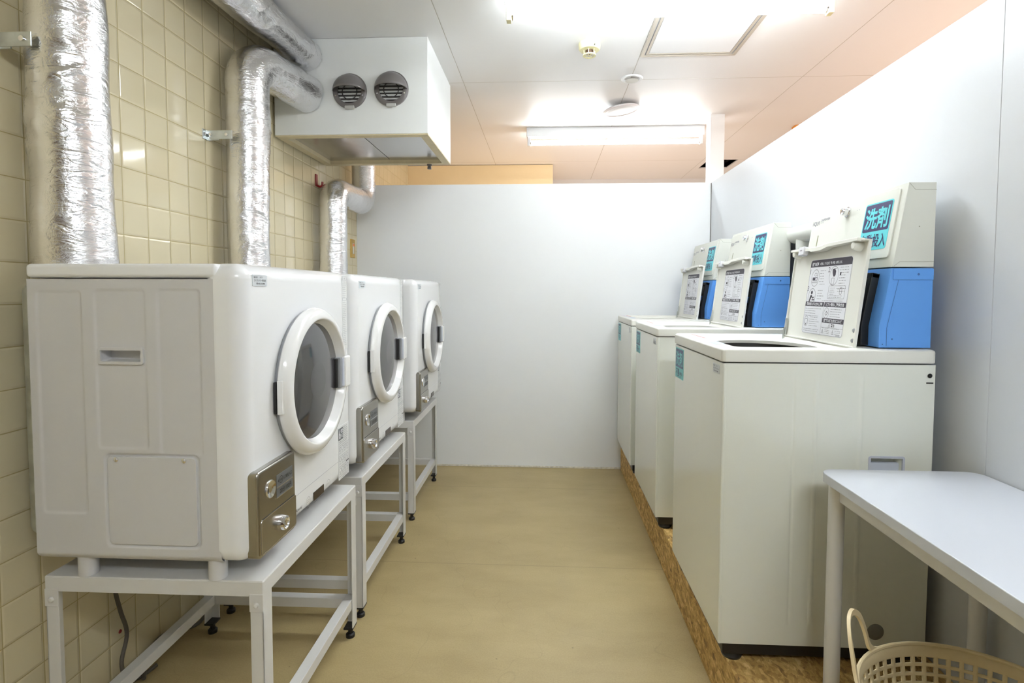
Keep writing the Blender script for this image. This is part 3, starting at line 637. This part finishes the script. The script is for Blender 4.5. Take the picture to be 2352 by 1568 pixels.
    g = G(); g.m(INKL); g.line(F, -.124, .1140, .197, .1140, .0012, f0+.0002); g.m(PAPER); g.line(F, -.124, .1152, .197, .1152, .0010, f0+.0003)
    g.m(mat('display', (.035, .02, .018, 1), .15)); g.box(0, .0016, .013, .083, .0585, .0825)
    g.m(INKL)
    for y in (-.022, .116): g.circ(F, y, .0725, .0125, .0010, f0+.0005)
    g.m(INK); g.scribble(F, -.030, .076, .016, 2, .005, .0016, rn, f0+.0005); g.scribble(F, .109, .0725, .014, 1, .005, .0016, rn, f0+.0005); g.scribble(F, .013, .0535, .03, 1, .005, .0014, rn, f0+.0005); g.scribble(F, .055, .0535, .032, 1, .005, .0014, rn, f0+.0005); g.text(F, -.029, .0525, '開始', .0045, h=f0+.0005)
    g.text(F, -.095, .0690, 'Rinnai', .0120, 'LEFT', .015, h=f0+.0005, width=.034); g.text(F, -.094, .0635, 'RDTC-60S', .0045, 'LEFT', h=f0+.0005); g.build('control_panel', parent=t)
    # stickers
    g = G(); g.m(LABEL); g.rr(F, -.283, -.221, .666, .692, .001, 0, .0012); g.m(INK); hh = .0014; g.text(F, -.279, .6845, '機械番号', .0045, h=hh); g.text(F, -.253, .6845, '01175', .0048, h=hh)
    g.text(F, -.277, .6770, 'コインランドリー株式会社', .0056, h=hh, width=.051, bold=.02); g.text(F, -.268, .6700, '☎ 042-654-0988', .0048, h=hh, width=.036, bold=.02); g.build('serial_sticker', parent=t)
    g = G(); g.m(mat('clear sticker', (.78, .79, .79, 1), .3)); g.rr(F, .199, .287, .050, .222, .001, 0, .0011); hh = .0014; g.m(mat('sticker grey', srgb(112, 116, 120), .5)); g.box(0, .0016, .200, .238, .178, .216); g.m(PAPER); g.text(F, .203, .183, '6', .040, 'LEFT', .03, h=.0019, width=.014)
    g.text(F, .221, .185, 'KG', .014, h=.0019, width=.014, bold=.02); g.box(.0016, .0019, .221, .235, .199, .211); g.m(INK); g.text(F, .222, .2015, '乾燥', .0065, h=.0021)
    g.m(INK); g.scribble(F, .242, .214, .042, 7, .006, .0016, rn, hh); g.scribble(F, .203, .172, .078, 2, .005, .0018, rn, hh)
    for r in range(3):
        zz = .160-.034*r; g.line(F, .203, zz, .285, zz, .0006, hh)
        for k in range(4): y = .206+.0205*k; g.m(INKL); g.rrframe(F, y, y+.013, zz-.018, zz-.005, .002, .0009, .0008, .0014); g.m(INK); g.scribble(F, y, zz-.0225, .015, 2, .0035, .0013, rn, hh)
    g.box(0, .0015, .262, .285, .0945, .0975); g.scribble(F, .203, .060+.0, .08, 2, .005, .0016, rn, hh); g.build('capacity_sticker', parent=t)
    g = G(); g.m(MATS['clear sticker']); g.rr(F, .247, .285, .468, .706, .001, 0, .0011); g.m(INKL); g.rrframe(F, .249, .283, .690, .703, .001, .0005, .0008, .0014); g.rrframe(F, .249, .283, .625, .633, .001, .0005, .0008, .0014); g.scribble(F, .250, .685, .032, 9, .0062, .002, rn, hh); g.scribble(F, .250, .618, .032, 24, .0060, .0017, rn, hh, .4); g.text(F, .2655, .694, '注意', .006, 'CENTER', h=hh); g.build('caution_sticker', parent=t)
    return t

# ------------------------------------------------------------------ washing machine; origin: front face, centre, platform top
def make_washer():
    t = empty('washing_machine', (0, 0, 0), '', 'washing machine', 'ivory coin washing machines'); W = .263; D = .535
    g = G(); g.box(D-.004, D, -W+.035, W, .054, .815); g.box(0, D, W-.004, W, .054, .815); g.build('body', IVORY, t)
    ribs = (.190, .240, .352)
    def hf(x, z):
        h = 0; k = sstep(.10, .13, z)*sstep(.80, .76, z)
        h += -.0016*k*sstep(.007, .002, abs(x-.236)); h += .0012*k*sstep(.005, .001, abs(x-.180)); h += -.0014*k*sstep(.007, .002, abs(x-.352))
        h += .028*sstep(.001, -.003, sdrect(x, z, (.379, .461, .530, .568), .004))
        return h
    g = G(); skin(g, .0, D, .054, .815, -W, hf, 260, 200, .04); g.build('side_panel', IVORY, t, angle=60, wn=False)
    fs = Fr((0, -W, 0), (1, 0, 0), (0, 0, 1)); g = G(); g.rrframe(fs, .374, .466, .524, .574, .006, .0055, -.003, .002)
    g.box(.379, .461, -W+.012, -W+.027, .530, .553, .004, 2); g.build('side_grip', LGREY, t)
    g = G(); g.circ(fs, .521, .787, .006, .0059, .0012); g.box(.513, .530, -W-.0012, -W, .7665, .7695); g.build('side_hole', DARK, t, smooth=False)
    G().lathe([(0, .004), (.012, .004), (.020, .002), (.022, 0)], (.407, -W, .100), (0, -1, 0), 28).build('drain_plug', mat('grey plug', (.22, .22, .20, 1), .5), t)
    # front panel
    G().box(-.004, .006, -W-.0005, W+.0005, .052, .815, .0035, 3).build('front_panel', IVORY, t)
    G().box(.012, D-.01, -W+.012, W-.012, .016, .056, .004, 2).build('plinth', BLACK, t)
    for x in (.045, .47):
        for y in (-.225, .225): G().lathe([(0, 0), (.026, 0), (.028, .006), (.024, .014), (.022, .03), (0, .03)], (x, y, 0), (0, 0, 1), 24).build('foot', BLACK, t)
    # top frame with well
    z0, z1 = .8185, .854; x0, x1, yw = .046, .356, .214
    g = G(); X0, X1, Y1 = -.008, D+.002, W+.003
    P = g.rrpts(X0, X1, -Y1, Y1, .012, 4)
    fr = Fr((0, 0, 0), (1, 0, 0), (0, 1, 0)); n = len(P)
    def dense(Q):
        out = []
        for (a, b), (c, d) in zip(Q, Q[1:]+Q[:1]):
            k = 10 if math.hypot(c-a, d-b) > .05 else 1
            out += [(a+(c-a)*i/k, b+(d-b)*i/k) for i in range(k)]
        return out
    P = dense(P); n = len(P)
    def ringpts(u0, u1, v0, v1, r): return dense(g.rrpts(u0, u1, v0, v1, r, 4))
    rows = [(ringpts(X0+.002, X1-.002, -Y1+.002, Y1-.002, .010), z0), (P, z0+.003), (P, z1-.007), (ringpts(X0+.0016, X1-.0016, -Y1+.0016, Y1-.0016, .011), z1-.0032), (ringpts(X0+.007, X1-.007, -Y1+.007, Y1-.007, .009), z1), (ringpts(x0-.004, x1+.004, -yw-.004, yw+.004, .022), z1), (ringpts(x0, x1, -yw, yw, .02), z1-.004), (ringpts(x0+.006, x1-.006, -yw+.006, yw-.006, .02), z1-.013)]
    vs = [fr.p(u, v, z) for R, z in rows for u, v in R]; fsx = []
    for j in range(len(rows)-1):
        for i in range(n): fsx.append((j*n+i, j*n+(i+1) % n, (j+1)*n+(i+1) % n, (j+1)*n+i))
    # well floor with the round tub hole
    cx, cy, R = .201, 0, .158; b = len(vs); last = (len(rows)-1)*n
    ang = [math.atan2(v-cy, u-cx) for u, v in rows[-1][0]]
    for (a) in ang: vs.append((cx+R*math.cos(a)*.92, cy+R*math.sin(a)*1.15, z1-.016))
    for a in ang: vs.append((cx+R*math.cos(a)*.92, cy+R*math.sin(a)*1.15, z1-.026))
    for i in range(n):
        j = (i+1) % n; fsx.append((last+i, last+j, b+j, b+i)); fsx.append((b+i, b+j, b+n+j, b+n+i))
    g.add(vs, fsx); g.build('top_frame', IVORY_P, t, angle=55)
    fr_t = Fr((0, 0, z1), (0, -1, 0), (1, 0, 0)); fr_t.n = Vector((0, 0, 1))
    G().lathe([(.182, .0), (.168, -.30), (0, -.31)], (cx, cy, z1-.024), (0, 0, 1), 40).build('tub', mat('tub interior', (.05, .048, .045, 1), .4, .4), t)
    g = G(); g.m(PAPER); g.poly(fr_t, [(-.245, .004), (.02, .004), (.02, .034), (-.245, .034)], .0005); g.m(mat('pink strip', srgb(214, 150, 148), .5)); g.poly(fr_t, [(-.225, .036), (-.05, .036), (-.04, .044), (-.225, .044)], .0005); g.poly(fr_t, [(-.245, .0035), (-.05, .0035), (-.05, .0050), (-.245, .0050)], .0006)
    g.m(mat('pale blue strip', srgb(196, 214, 236), .5)); g.poly(fr_t, [(.05, .010), (.15, .010), (.14, .04), (.06, .044)], .0005); rn = random.Random(5); g.m(INKL); g.scribble(fr_t, -.235, .028, .2, 3, .008, .002, rn, .0007); g.build('operation_sticker', parent=t, smooth=False)
    # stickers on the front
    f = Fr((-.004, 0, 0), (0, -1, 0), (0, 0, 1))
    g = G(); g.m(CYAN2); g.rr(f, -.252, -.144, .700, .806, .004, 0, .0008, 0, 3); g.m(DUSTN); g.rr(f, -.248, -.148, .738, .802, .003, 0, .0011, 0, 3); g.m(CYAN2); g.text(f, -.198, .7495, '洗剤', .052, 'CENTER', .022, h=.0014, width=.090)
    g.m(DUSTN); g.text(f, -.246, .708, '不要', .030, 'LEFT', .02, h=.0012, width=.048); g.text(f, -.193, .714, '自動投入', .012, 'LEFT', .02, h=.0012, width=.040); g.text(f, -.193, .704, 'します', .009, 'LEFT', h=.0012); g.build('detergent_sticker', parent=t)
    g = G(); g.m(LABEL); g.rr(f, .178, .232, .781, .806, .001, 0, .0008, 0, 2); g.m(INK); g.text(f, .182, .7985, '機械番号', .0042, h=.0011); g.text(f, .206, .7985, '01172', .0042, h=.0011); g.text(f, .183, .791, 'コインランドリー', .0054, h=.0011, width=.045, bold=.02); g.text(f, .186, .7845, '042-654-0988', .0044, h=.0011, width=.036, bold=.02); g.build('serial_sticker', parent=t)
    # open lid
    hx, hz = .350, .852; tilt = math.radians(6.6); ld = Vector((math.sin(tilt), 0, math.cos(tilt)))
    F = Fr((hx, 0, hz), (0, -1, 0), ld); lw = .2125; lh = .296
    g = G(); g.box(-lw, lw, 0, lh, -.013, -.010, .001, 1, F)
    for a, b in ((-lw, -lw+.006), (lw-.006, lw)): g.box(a, b, 0, lh, -.013, -.004, .0020, 2, F)
    g.box(-lw, lw, 0, .005, -.013, -.003, .002, 2, F); g.box(-lw, lw, lh-.005, lh, -.013, .006, .002, 2, F)
    # raised inner edge moulding and wavy pull lip
    pr = [(-lw, lh-.012), (lw, lh-.012)]
    wave = [(-lw+.01, lh-.002), (-.125, lh-.002), (-.115, lh-.004), (-.07, lh-.006), (-.005, lh-.006), (.03, lh+.002), (lw-.02, lh+.004), (lw-.02, lh-.006), (.035, lh-.008), (.0, lh-.018), (-.06, lh-.018), (-.07, lh-.012), (-lw+.01, lh-.010)]
    g.prism(wave, F, -.004, .016, .0012, 1)
    for u in (-lw+.028, lw-.045): g.lathe([(0, .016), (.010, .012), (.014, .0), (.015, -.01)], F.p(u, lh-.016, 0), F.n, 16)
    lid = g.build('lid', IVORY_P, t)
    g = G(); g.m(LGREY); g.box(-.140, -.110, lh-.026, lh-.004, .0, .018, .002, 2, F); g.m(PAPER); g.box(-.132, -.098, lh-.024, lh+.002, .004, .021, .002, 2, F); g.m(INK); g.circ(F, -.120, lh-.010, .0022, .0021, .0214); g.circ(F, -.110, lh-.010, .0022, .0021, .0214); g.build('latch', parent=lid)
    g = G(); g.box(-lw+.004, -lw+.014, .008, .064, -.005, -.001, .001, 1, F); g.tube([F.p(-lw+.009, .030, -.0005), F.p(-lw+.008, .006, .0005), F.p(-lw+.012, -.018, .0)], .003, 8); g.build('lid_stay', GALV, lid)
    for v in (.048, .020): G().lathe([(0, -.0075), (.004, -.0072), (.0064, -.0098)], F.p(.194, v, 0), F.n, 14).build('lid_screw', GREYP, lid)
    # instruction sheet
    A = Fr(F.p(0, 0, -.0098), F.u, F.v); rn = random.Random(11); h1, h2, h3 = .0006, .0009, .0012
    u0, u1, v0, v1 = -.098, .140, .022, .256; um = .019
    g = G(); g.m(PAPER); g.rr(A, u0, u1, v0, v1, .010, 0, .0005, 0, 5); g.m(INK)
    top = [(u, v) for u, v in g.rrpts(u0+.001, u1-.001, v0, v1-.001, .010, 5) if v > v1-.0115]; g.poly(A, top[:6]+top[6:12]+[(u0+.001, v1-.0235), (u1-.001, v1-.0235)], h1)
    g.rrframe(A, u0+.001, u1-.001, v0+.001, v1-.001, .010, .0006, 0, h1)
    g.m(PAPER); g.text(A, u0+.010, v1-.0185, '洗濯の順序', .012, 'LEFT', .03, h=h2, width=.042); g.text(A, u0+.060, v1-.0175, '※機械は、すぐに給水後「動く時間」を表示します。', .0095, 'LEFT', .015, h=h2, width=.125)
    g.m(INK)
    for n_, u, v in (('1', u0+.004, .211), ('2', .016, .214), ('3', u0+.001, .157)): g.text(A, u, v, n_, .022, h=h1)
    g.circ(A, -.058, .198, .027, .0012, h1, 30, .88); g.circ(A, .051, .202, .029, .0012, h1, 30, .88); g.circ(A, -.064, .139, .026, .0012, h1, 30, .88)
    # pictogram: machine with money, hand pouring, person leaning over
    g.rrframe(A, -.064, -.050, .204, .214, .004, .001, 0, h1); g.poly(A, [(-.047, .206), (-.043, .206), (-.045, .201)], h1); g.line(A, -.045, .214, -.045, .205, .0012, h1)
    g.box(-.074, -.044, .190, .200, 0, h1, 0, 1, A); g.m(PAPER); g.box(-.056, -.046, .192, .198, 0, h2, 0, 1, A); g.m(INK); g.line(A, -.078, .186, -.040, .186, .001, h1); g.line(A, -.076, .183, -.042, .183, .001, h1)
    g.poly(A, [(.040, .222), (.052, .224), (.060, .216), (.060, .204), (.052, .198), (.046, .204), (.042, .212)], h1); g.rrframe(A, .041, .056, .176, .196, .002, .001, 0, h1); g.line(A, .050, .224, .062, .224, .0012, h1)
    cc = [(-.066+.006*math.cos(a), .152+.006*math.sin(a)) for a in [2*PI*i/14 for i in range(14)]]; g.poly(A, cc, h1)
    g.poly(A, [(-.074, .142), (-.066, .145), (-.058, .137), (-.050, .139), (-.050, .135), (-.058, .132), (-.064, .137), (-.070, .128), (-.076, .118), (-.080, .118)], h1); g.line(A, -.060, .130, -.046, .130, .0012, h1); g.line(A, -.046, .142, -.046, .130, .001, h1); g.line(A, -.062, .128, -.044, .128, .0025, h1)
    g.scribble(A, -.030, .220, .038, 6, .0085, .0022, rn, h1, .4); g.scribble(A, .082, .226, .050, 10, .0078, .0022, rn, h1, .5); g.scribble(A, -.030, .158, .040, 4, .0085, .0022, rn, h1, .4)
    g.box(.083, .090, .203, .212, 0, h1, 0, 1, A)
    g.rrframe(A, .032, .122, .133, .172, .003, .0008, 0, h1); g.scribble(A, .040, .165, .032, 4, .006, .0018, rn, h1, .3); g.scribble(A, .036, .142, .078, 2, .005, .0018, rn, h1, .2); g.rrframe(A, .094, .106, .146, .168, .005, .001, 0, h1); g.line(A, .075, .164, .095, .160, .0006, h1); g.line(A, .094, .163, .106, .163, .0006, h1)
    g.scribble(A, .004, .127, .122, 1, .005, .0020, rn, h1, .1)
    for a, b, s, y in ((u0, um-.001, '寝具を投入するときのご注意', .1085), (um+.001, u1-.001, 'ソフト剤のご使用方法', .1085), (um+.001, u1-.001, '洗濯機の据え付けについて', .0605)):
        g.m(INK); g.box(a+.001, b, y, y+.014, 0, h1, 0, 1, A); g.m(PAPER); g.text(A, (a+b)/2, y+.0032, s, .0105, 'CENTER', .03, h=h2, width=(b-a)*.84)
    g.m(INK); g.line(A, um, v0+.001, um, .108, .0007, h1); g.scribble(A, u0+.006, .101, .098, 4, .0075, .0020, rn, h1, .35); g.circ(A, u0+.020, .060, .016, .0010, h1, 24, .85); g.rrframe(A, u0+.011, u0+.029, .052, .068, .004, .001, 0, h1); g.scribble(A, u0+.040, .074, .066, 5, .0068, .0019, rn, h1, .35)
    g.text(A, u0+.016, .045, '×', .014, 'LEFT', .02, h=h1); g.scribble(A, u0+.008, .036, .096, 2, .006, .0021, rn, h1, .2)
    g.circ(A, um+.020, .090, .0165, .0010, h1, 24, .85); g.poly(A, [(um+.012, .087), (um+.020, .096), (um+.028, .090), (um+.020, .082)], h1); g.m(PAPER); g.poly(A, [(um+.014, .087), (um+.020, .0935), (um+.026, .0895), (um+.020, .084)], h2); g.m(INK); g.scribble(A, um+.042, .102, .070, 5, .0072, .0019, rn, h1, .3)
    g.text(A, um+.058, .0500, '⚠ 警告', .010, 'CENTER', .02, h=h1); g.line(A, um, .0465, u1, .0465, .0006, h1); g.line(A, um, .030, u1-.002, .030, .0006, h1) if False else None
    for k in (0, 1):
        uu = um+.012+.058*k; g.line(A, uu-.006, .029, uu, .041, .0009, h1); g.line(A, uu+.006, .029, uu, .041, .0009, h1); g.line(A, uu-.006, .029, uu+.006, .029, .0009, h1); g.text(A, uu, .0305, '!', .008, 'CENTER', .03, h=h1); g.scribble(A, uu+.010, .039, .034, 3, .0048, .0017, rn, h1, .3); g.scribble(A, uu-.006, .0445, .04, 1, .005, .0017, rn, h1, .3)
    g.text(A, u1-.022, .0245, '2020年製', .0058, 'CENTER', h=h1); g.build('instruction_sheet', parent=lid, smooth=False)
    # blue coin unit at the back
    bx = [(D+.0, .857), (D, 1.066), (.431, 1.066), (.403, .912), (.403, .857)]
    g = G(); fy = Fr((0, 0, 0), (1, 0, 0), (0, 0, 1)); g.prism([(a, b) for a, b in bx], Fr((0, 0, 0), (1, 0, 0), (0, 0, 1)), -.242, .242, .0016, 2)
    cu = g.build('coin_unit', BLUE, t)
    f2 = Fr((0, -.242, 0), (1, 0, 0), (0, 0, 1)); g = G(); g.m(BLUE); g.rr(f2, .434, D, 1.036, 1.064, .001, 0, .0014, 0, 2); g.m(mat('blue seam', srgb(52, 92, 150), .5)); g.line(f2, .434, 1.036, D, 1.036, .0014, .0010); g.line(f2, .422, .862, .422, .91, .0010, .0006); g.line(f2, .422, .91, .448, 1.036, .0008, .0006); g.circ(f2, .436, .880, .002, .0019, .0008); g.circ(f2, .412, .866, .0016, .0015, .0008); g.circ(f2, .497, 1.050, .003, .0029, .0018); g.build('seam', parent=cu)
    sl = Vector((.431-.403, 0, 1.066-.912)).normalized(); F3 = Fr((.403, 0, .912), (0, -1, 0), sl)
    F4 = Fr((.403, 0, .912), (0, -1, 0), (0, 0, 1)); g = G(); g.m(BLACK); g.box(-.20, .195, -.003, .143, -.02, .0025, .001, 1, F3); g.box(-.20, .195, -.053, .002, -.020, .0025, .001, 1, F4)
    for a, b in ((-.20, -.182), (.177, .195)): g.box(a, b, -.004, .143, -.002, .020, .003, 2, F3); g.box(a, b, -.053, .003, -.002, .020, .003, 2, F4)
    g.box(-.20, .195, .128, .143, -.002, .020, .003, 2, F3)
    cf = g.build('coin_panel', parent=cu)
    g = G(); g.m(mat('smoke panel', (.05, .045, .05, 1), .15)); g.box(-.18, .175, .085, .125, .001, .006, .001, 1, F3); g.m(BLUE); g.box(.08, .172, .045, .070, .001, .006, .001, 1, F3); g.m(BLACK); g.text(F3, .135, .049, '10', .022, 'CENTER', .03, h=.0063); g.m(CHROME); g.box(.03, .172, -.004, .003, .001, .014, .003, 2, F3); g.tube([F3.p(.12+.022*math.cos(a), .024+.022*math.sin(a), .006) for a in [PI*1.1+PI*.9*i/10 for i in range(11)]], .002, 6); g.build('coin_display', parent=cf)
    return t

def make_dispenser():
    t = empty('detergent_dispenser', (0, 0, 0), '', 'detergent dispenser', 'ivory detergent dispensers'); D = .535
    g = G(); g.prism([(.431, 0), (D, 0), (D, .219), (.466, .219)], Fr((0, 0, 0), (1, 0, 0), (0, 0, 1)), -.2425, .2425, .0015, 2); g.build('housing', DISP, t)
    f2 = Fr((0, -.2425, 0), (1, 0, 0), (0, 0, 1)); g = G(); g.m(mat('seam shade', srgb(150, 150, 134), .6)); g.line(f2, .466, .218, .482, .200, .0009); g.line(f2, .482, .200, D, .200, .0009); g.line(f2, .434, .002, .449, .014, .0009); g.line(f2, .449, .014, D, .014, .0009); g.circ(f2, .495, .105, .0016, .0015, .0006); g.build('seam', parent=t, smooth=False)
    sl = Vector((.035, 0, .219)).normalized(); F = Fr((.431, 0, 0), (0, -1, 0), sl)
    dr = G().rr(F, -.237, .219, .026, .213, .010, -.004, .0035, .001).build('door', DISP, t); h = .0040
    g = G(); g.m(CYAN); g.rr(F, .076, .201, .052, .187, .008, .002, .0042, 0, 5); g.m(NAVY); g.rr(F, .080, .197, .105, .183, .005, .002, .0046, 0, 4); g.m(CYAN); g.text(F, .1385, .1185, '洗剤', .062, 'CENTER', .028, h=.0050, width=.105)
    g.m(NAVY); g.text(F, .1385, .0625, '自動投入', .040, 'CENTER', .02, h=.0046, width=.116); g.build('detergent_sticker', parent=dr)
    G().text(F, -.231, .163, 'ΛQUΛ', .019, 'LEFT', .004, h=h, width=.045).build('lettering', NAVY, dr, smooth=False)
    G().text(F, -.177, .1735, 'DISPENSER', .0105, 'LEFT', .0, h=h, width=.055).build('lettering', NAVY, dr, smooth=False)
    G().text(F, -.177, .166, 'DLP-60', .006, h=h).build('lettering', INKL, dr, smooth=False)
    for u in (-.062, -.050, .030, .042): G().circ(F, u, .180, .0014, .0013, h).build('pinhole', INKL, dr, smooth=False)
    G().lathe([(0, .016), (.003, .0165), (.0035, .021), (.010, .022), (.012, .018), (.012, .008), (.016, .006), (.016, .003)], F.p(-.021, .182, 0), F.n, 28).build('lock', CHROME, dr)
    G().box(-.1825, -.1785, .060, .126, .003, .0041, 0, 1, F).build('level_slot', mat('olive slot', srgb(120, 122, 80), .5), dr, smooth=False)
    return t

# place machines
st = make_stand(); dr = make_dryer()
SPOT = [(-.638, 1.456, -.657), (-.648, 2.140, -.655), (-.667, 2.960, -.642)]
SL = ['nearest white steel stand, under the dryer nearest the viewer', 'middle white steel stand, between the other two stands', 'farthest white steel stand, next to the back partition']
DL = ['nearest white tumble dryer with round smoked door and silver coin box', 'middle white tumble dryer between the other two dryers', 'farthest white tumble dryer, closest to the back partition']
for i, (sx, y, dx) in enumerate(SPOT):
    s = st if i == 0 else copy_tree(st); s.location = (sx, y, 0); s['label'] = SL[i]; s.rotation_euler = (0, 0, math.radians(.5))
    d = dr if i == 0 else copy_tree(dr); d.location = (dx, y, .5153); d['label'] = DL[i]
PZT = .168
wm = make_washer(); dp = make_dispenser()
WL = ['nearest ivory top loading washing machine with its lid open', 'middle ivory washing machine with open lid, between the other two', 'farthest ivory washing machine, in the corner by the back partition']
PL = ['nearest ivory detergent dispenser with cyan and navy sticker', 'middle ivory detergent dispenser, on the second washing machine', 'farthest ivory detergent dispenser, nearest the corner post']
for i, (x, y) in enumerate(((.474, 1.700), (.470, 2.515), (.470, 3.195))):
    w_ = wm if i == 0 else copy_tree(wm); w_.location = (x, y, PZT); w_['label'] = WL[i]
    p_ = dp if i == 0 else copy_tree(dp); p_.location = (x, y, PZT+1.0690); p_['label'] = PL[i]
tag(G().box(.500, XR-.002, 1.10, YB-.004, .0, PZT, .0015, 1).build('platform', OSB), 'low strand board platform carrying the three washing machines', 'platform')
g = G(); g.tube([(1.017, 1.950, 1.403), (1.017, 2.262, 1.403), (1.0295, 2.290, 1.403), (1.0295, 2.90, 1.403)], [.034, .034, .024, .024], 28)
g.tube(smoothpath([(1.0225, 2.195, 1.392), (1.0225, 2.195, 1.34), (1.0225, 2.195, 1.1), (1.0225, 2.195, .50)]), .0300, 28)
tag(g.build('drain_pipe', PIPEW, wn=False), 'pale bent pipe against the partition between the first two dispensers', 'pipe')
# ------------------------------------------------------------------ table
t = empty('table', (.865, .58, 0), 'white laminate table with rounded corners beside the nearest washing machine', 'table')
F = Fr((0, 0, .735), (1, 0, 0), (0, 1, 0)); g = G(); g.rr(F, -.192, .187, -.72, .765, .035, -.022, 0, .002, 6); g.build('tabletop', TABLEW, t)
g = G(); a0, a1, b0, b1 = -.17, .165, -.70, .735
for q in ((a0, a0+.02, b0, b1), (a1-.02, a1, b0, b1), (a0, a1, b0, b0+.02), (a0, a1, b1-.02, b1)): g.box(q[0], q[1], q[2], q[3], .675, .7125, .002, 1)
g.build('apron', TLEGW, t)
for x, y, z in ((-.168, .72, 0), (.150, .70, 0), (-.168, -.68, 0), (.150, -.68, 0)):
    zb = .1685 if y > 0 else 0.0
    G().tube([(x, y, zb), (x, y, .712)], .0175, 28).build('leg', TLEGW, t)
# ------------------------------------------------------------------ laundry basket
def make_basket(cx, cy, zb, zr, rb, rt):
    t = empty('laundry_basket', (cx, cy, zb), 'round cream plastic laundry basket with looped handle under the table', 'basket'); H = zr-zb
    n = 58; rows = 22; V = []; Fq = []
    rad = lambda h: rb+(rt-rb)*(h/H)**.8
    g = G(); zt = H-.022; z0 = .025; pitch = (zt-z0)/rows
    def P(a, h, d=0): r = rad(h)+d; return Vector((r*math.cos(a), r*math.sin(a), h))
    for (h0, h1) in [(0, z0), (zt, H)]:
        for i in range(n): a, b = 2*PI*i/n, 2*PI*(i+1)/n; g.add([P(a, h0), P(b, h0), P(b, h1), P(a, h1)], [(0, 1, 2, 3)])
    wf, hfr = .17, .16
    for j in range(rows):
        h0 = z0+pitch*j; h1 = h0+pitch; q0 = h0+pitch*hfr; q1 = h1-pitch*hfr
        for i in range(n):
            a, b = 2*PI*i/n, 2*PI*(i+1)/n; c = a+(b-a)*wf; d = b-(b-a)*wf
            vs = [P(a, h0), P(b, h0), P(b, h1), P(a, h1), P(c, q0), P(d, q0), P(d, q1), P(c, q1)]
            g.add(vs, [(0, 1, 5, 4), (1, 2, 6, 5), (2, 3, 7, 6), (3, 0, 4, 7)])
    bo = [P(2*PI*i/n, 0) for i in range(n)]; g.add(bo, [tuple(range(n))[::-1]])
    me = g.build('shell', PCREAM, t, wn=False); bm = bmesh.new(); bm.from_mesh(me.data); bmesh.ops.remove_doubles(bm, verts=bm.verts[:], dist=1e-5); bm.to_mesh(me.data); bm.free()
    md = me.modifiers.new('s', 'SOLIDIFY'); md.thickness = .0035; md.offset = 0
    g = G(); g.tube([P(2*PI*i/72, H) for i in range(73)], .004, 8, caps=False); g.build('rim', PCREAM, t)
    for ac in (math.radians(141), math.radians(321)):      # flat loop handles rising from the rim
        up = Vector((math.cos(ac)*.16, math.sin(ac)*.16, 1)).normalized(); dl = math.radians(17)
        rim = lambda k, h, o=.002: P(ac+dl*k, H, o)+up*h
        pts = [rim(-1.5, -.004), rim(-1.2, .003), rim(-1.02, .016), rim(-.93, .045), rim(-.72, .076), rim(-.35, .093), rim(0, .097), rim(.35, .093), rim(.72, .076), rim(.93, .045), rim(1.02, .016), rim(1.2, .003), rim(1.5, -.004)]
        pts = smoothpath(pts, 6); g = G(); o_ = Vector((math.cos(ac), math.sin(ac), 0)); vs = []; fs = []
        for k, p in enumerate(pts):
            tt = (pts[min(k+1, len(pts)-1)]-pts[max(k-1, 0)]).normalized(); inn = o_.cross(tt).normalized(); wd = .0055; th = .003
            vs += [p+inn*wd+o_*th, p+inn*wd-o_*th, p-inn*wd-o_*th, p-inn*wd+o_*th]
        for k in range(len(pts)-1):
            for q in range(4): fs.append((k*4+q, k*4+(q+1) % 4, (k+1)*4+(q+1) % 4, (k+1)*4+q))
        g.add(vs, fs); g.build('handle', PCREAM, t)
    return t
make_basket(.765, .905, .0, .452, .150, .205)

# ------------------------------------------------------------------ cords on the wall
tag(G().tube(smoothpath([(-1.235, 1.44, .50), (-1.236, 1.445, .33), (-1.235, 1.462, .24), (-1.236, 1.485, .155), (-1.236, 1.462, .08), (-1.228, 1.475, .02), (-1.215, 1.51, .006), (-1.205, 1.56, .0055)]), .0055, 10).build('power_cord', CORD), 'dark grey cord hanging down the tiles under the nearest dryer', 'cord')
tag(G().tube(smoothpath([(-1.20, 1.50, .006), (-1.238, 1.56, .02), (-1.242, 1.62, .05), (-1.238, 1.70, .022), (-1.21, 1.78, .006), (-1.236, 1.88, .03), (-1.243, 1.95, .07), (-1.238, 2.06, .02), (-1.22, 2.10, .0065)]), .006, 10).build('floor_hose', CORD), 'dark hose looping along the foot of the tiled wall under the dryers', 'hose')
tag(G().tube(smoothpath([(-1.20, 2.20, .006), (-1.238, 2.14, .06), (-1.243, 2.11, .14), (-1.240, 2.18, .19), (-1.238, 2.25, .12), (-1.236, 2.22, .03), (-1.21, 2.3, .006)]), .0065, 10).build('gas_hose', BLACK), 'black looped hose on the tiles behind the first stand', 'hose')
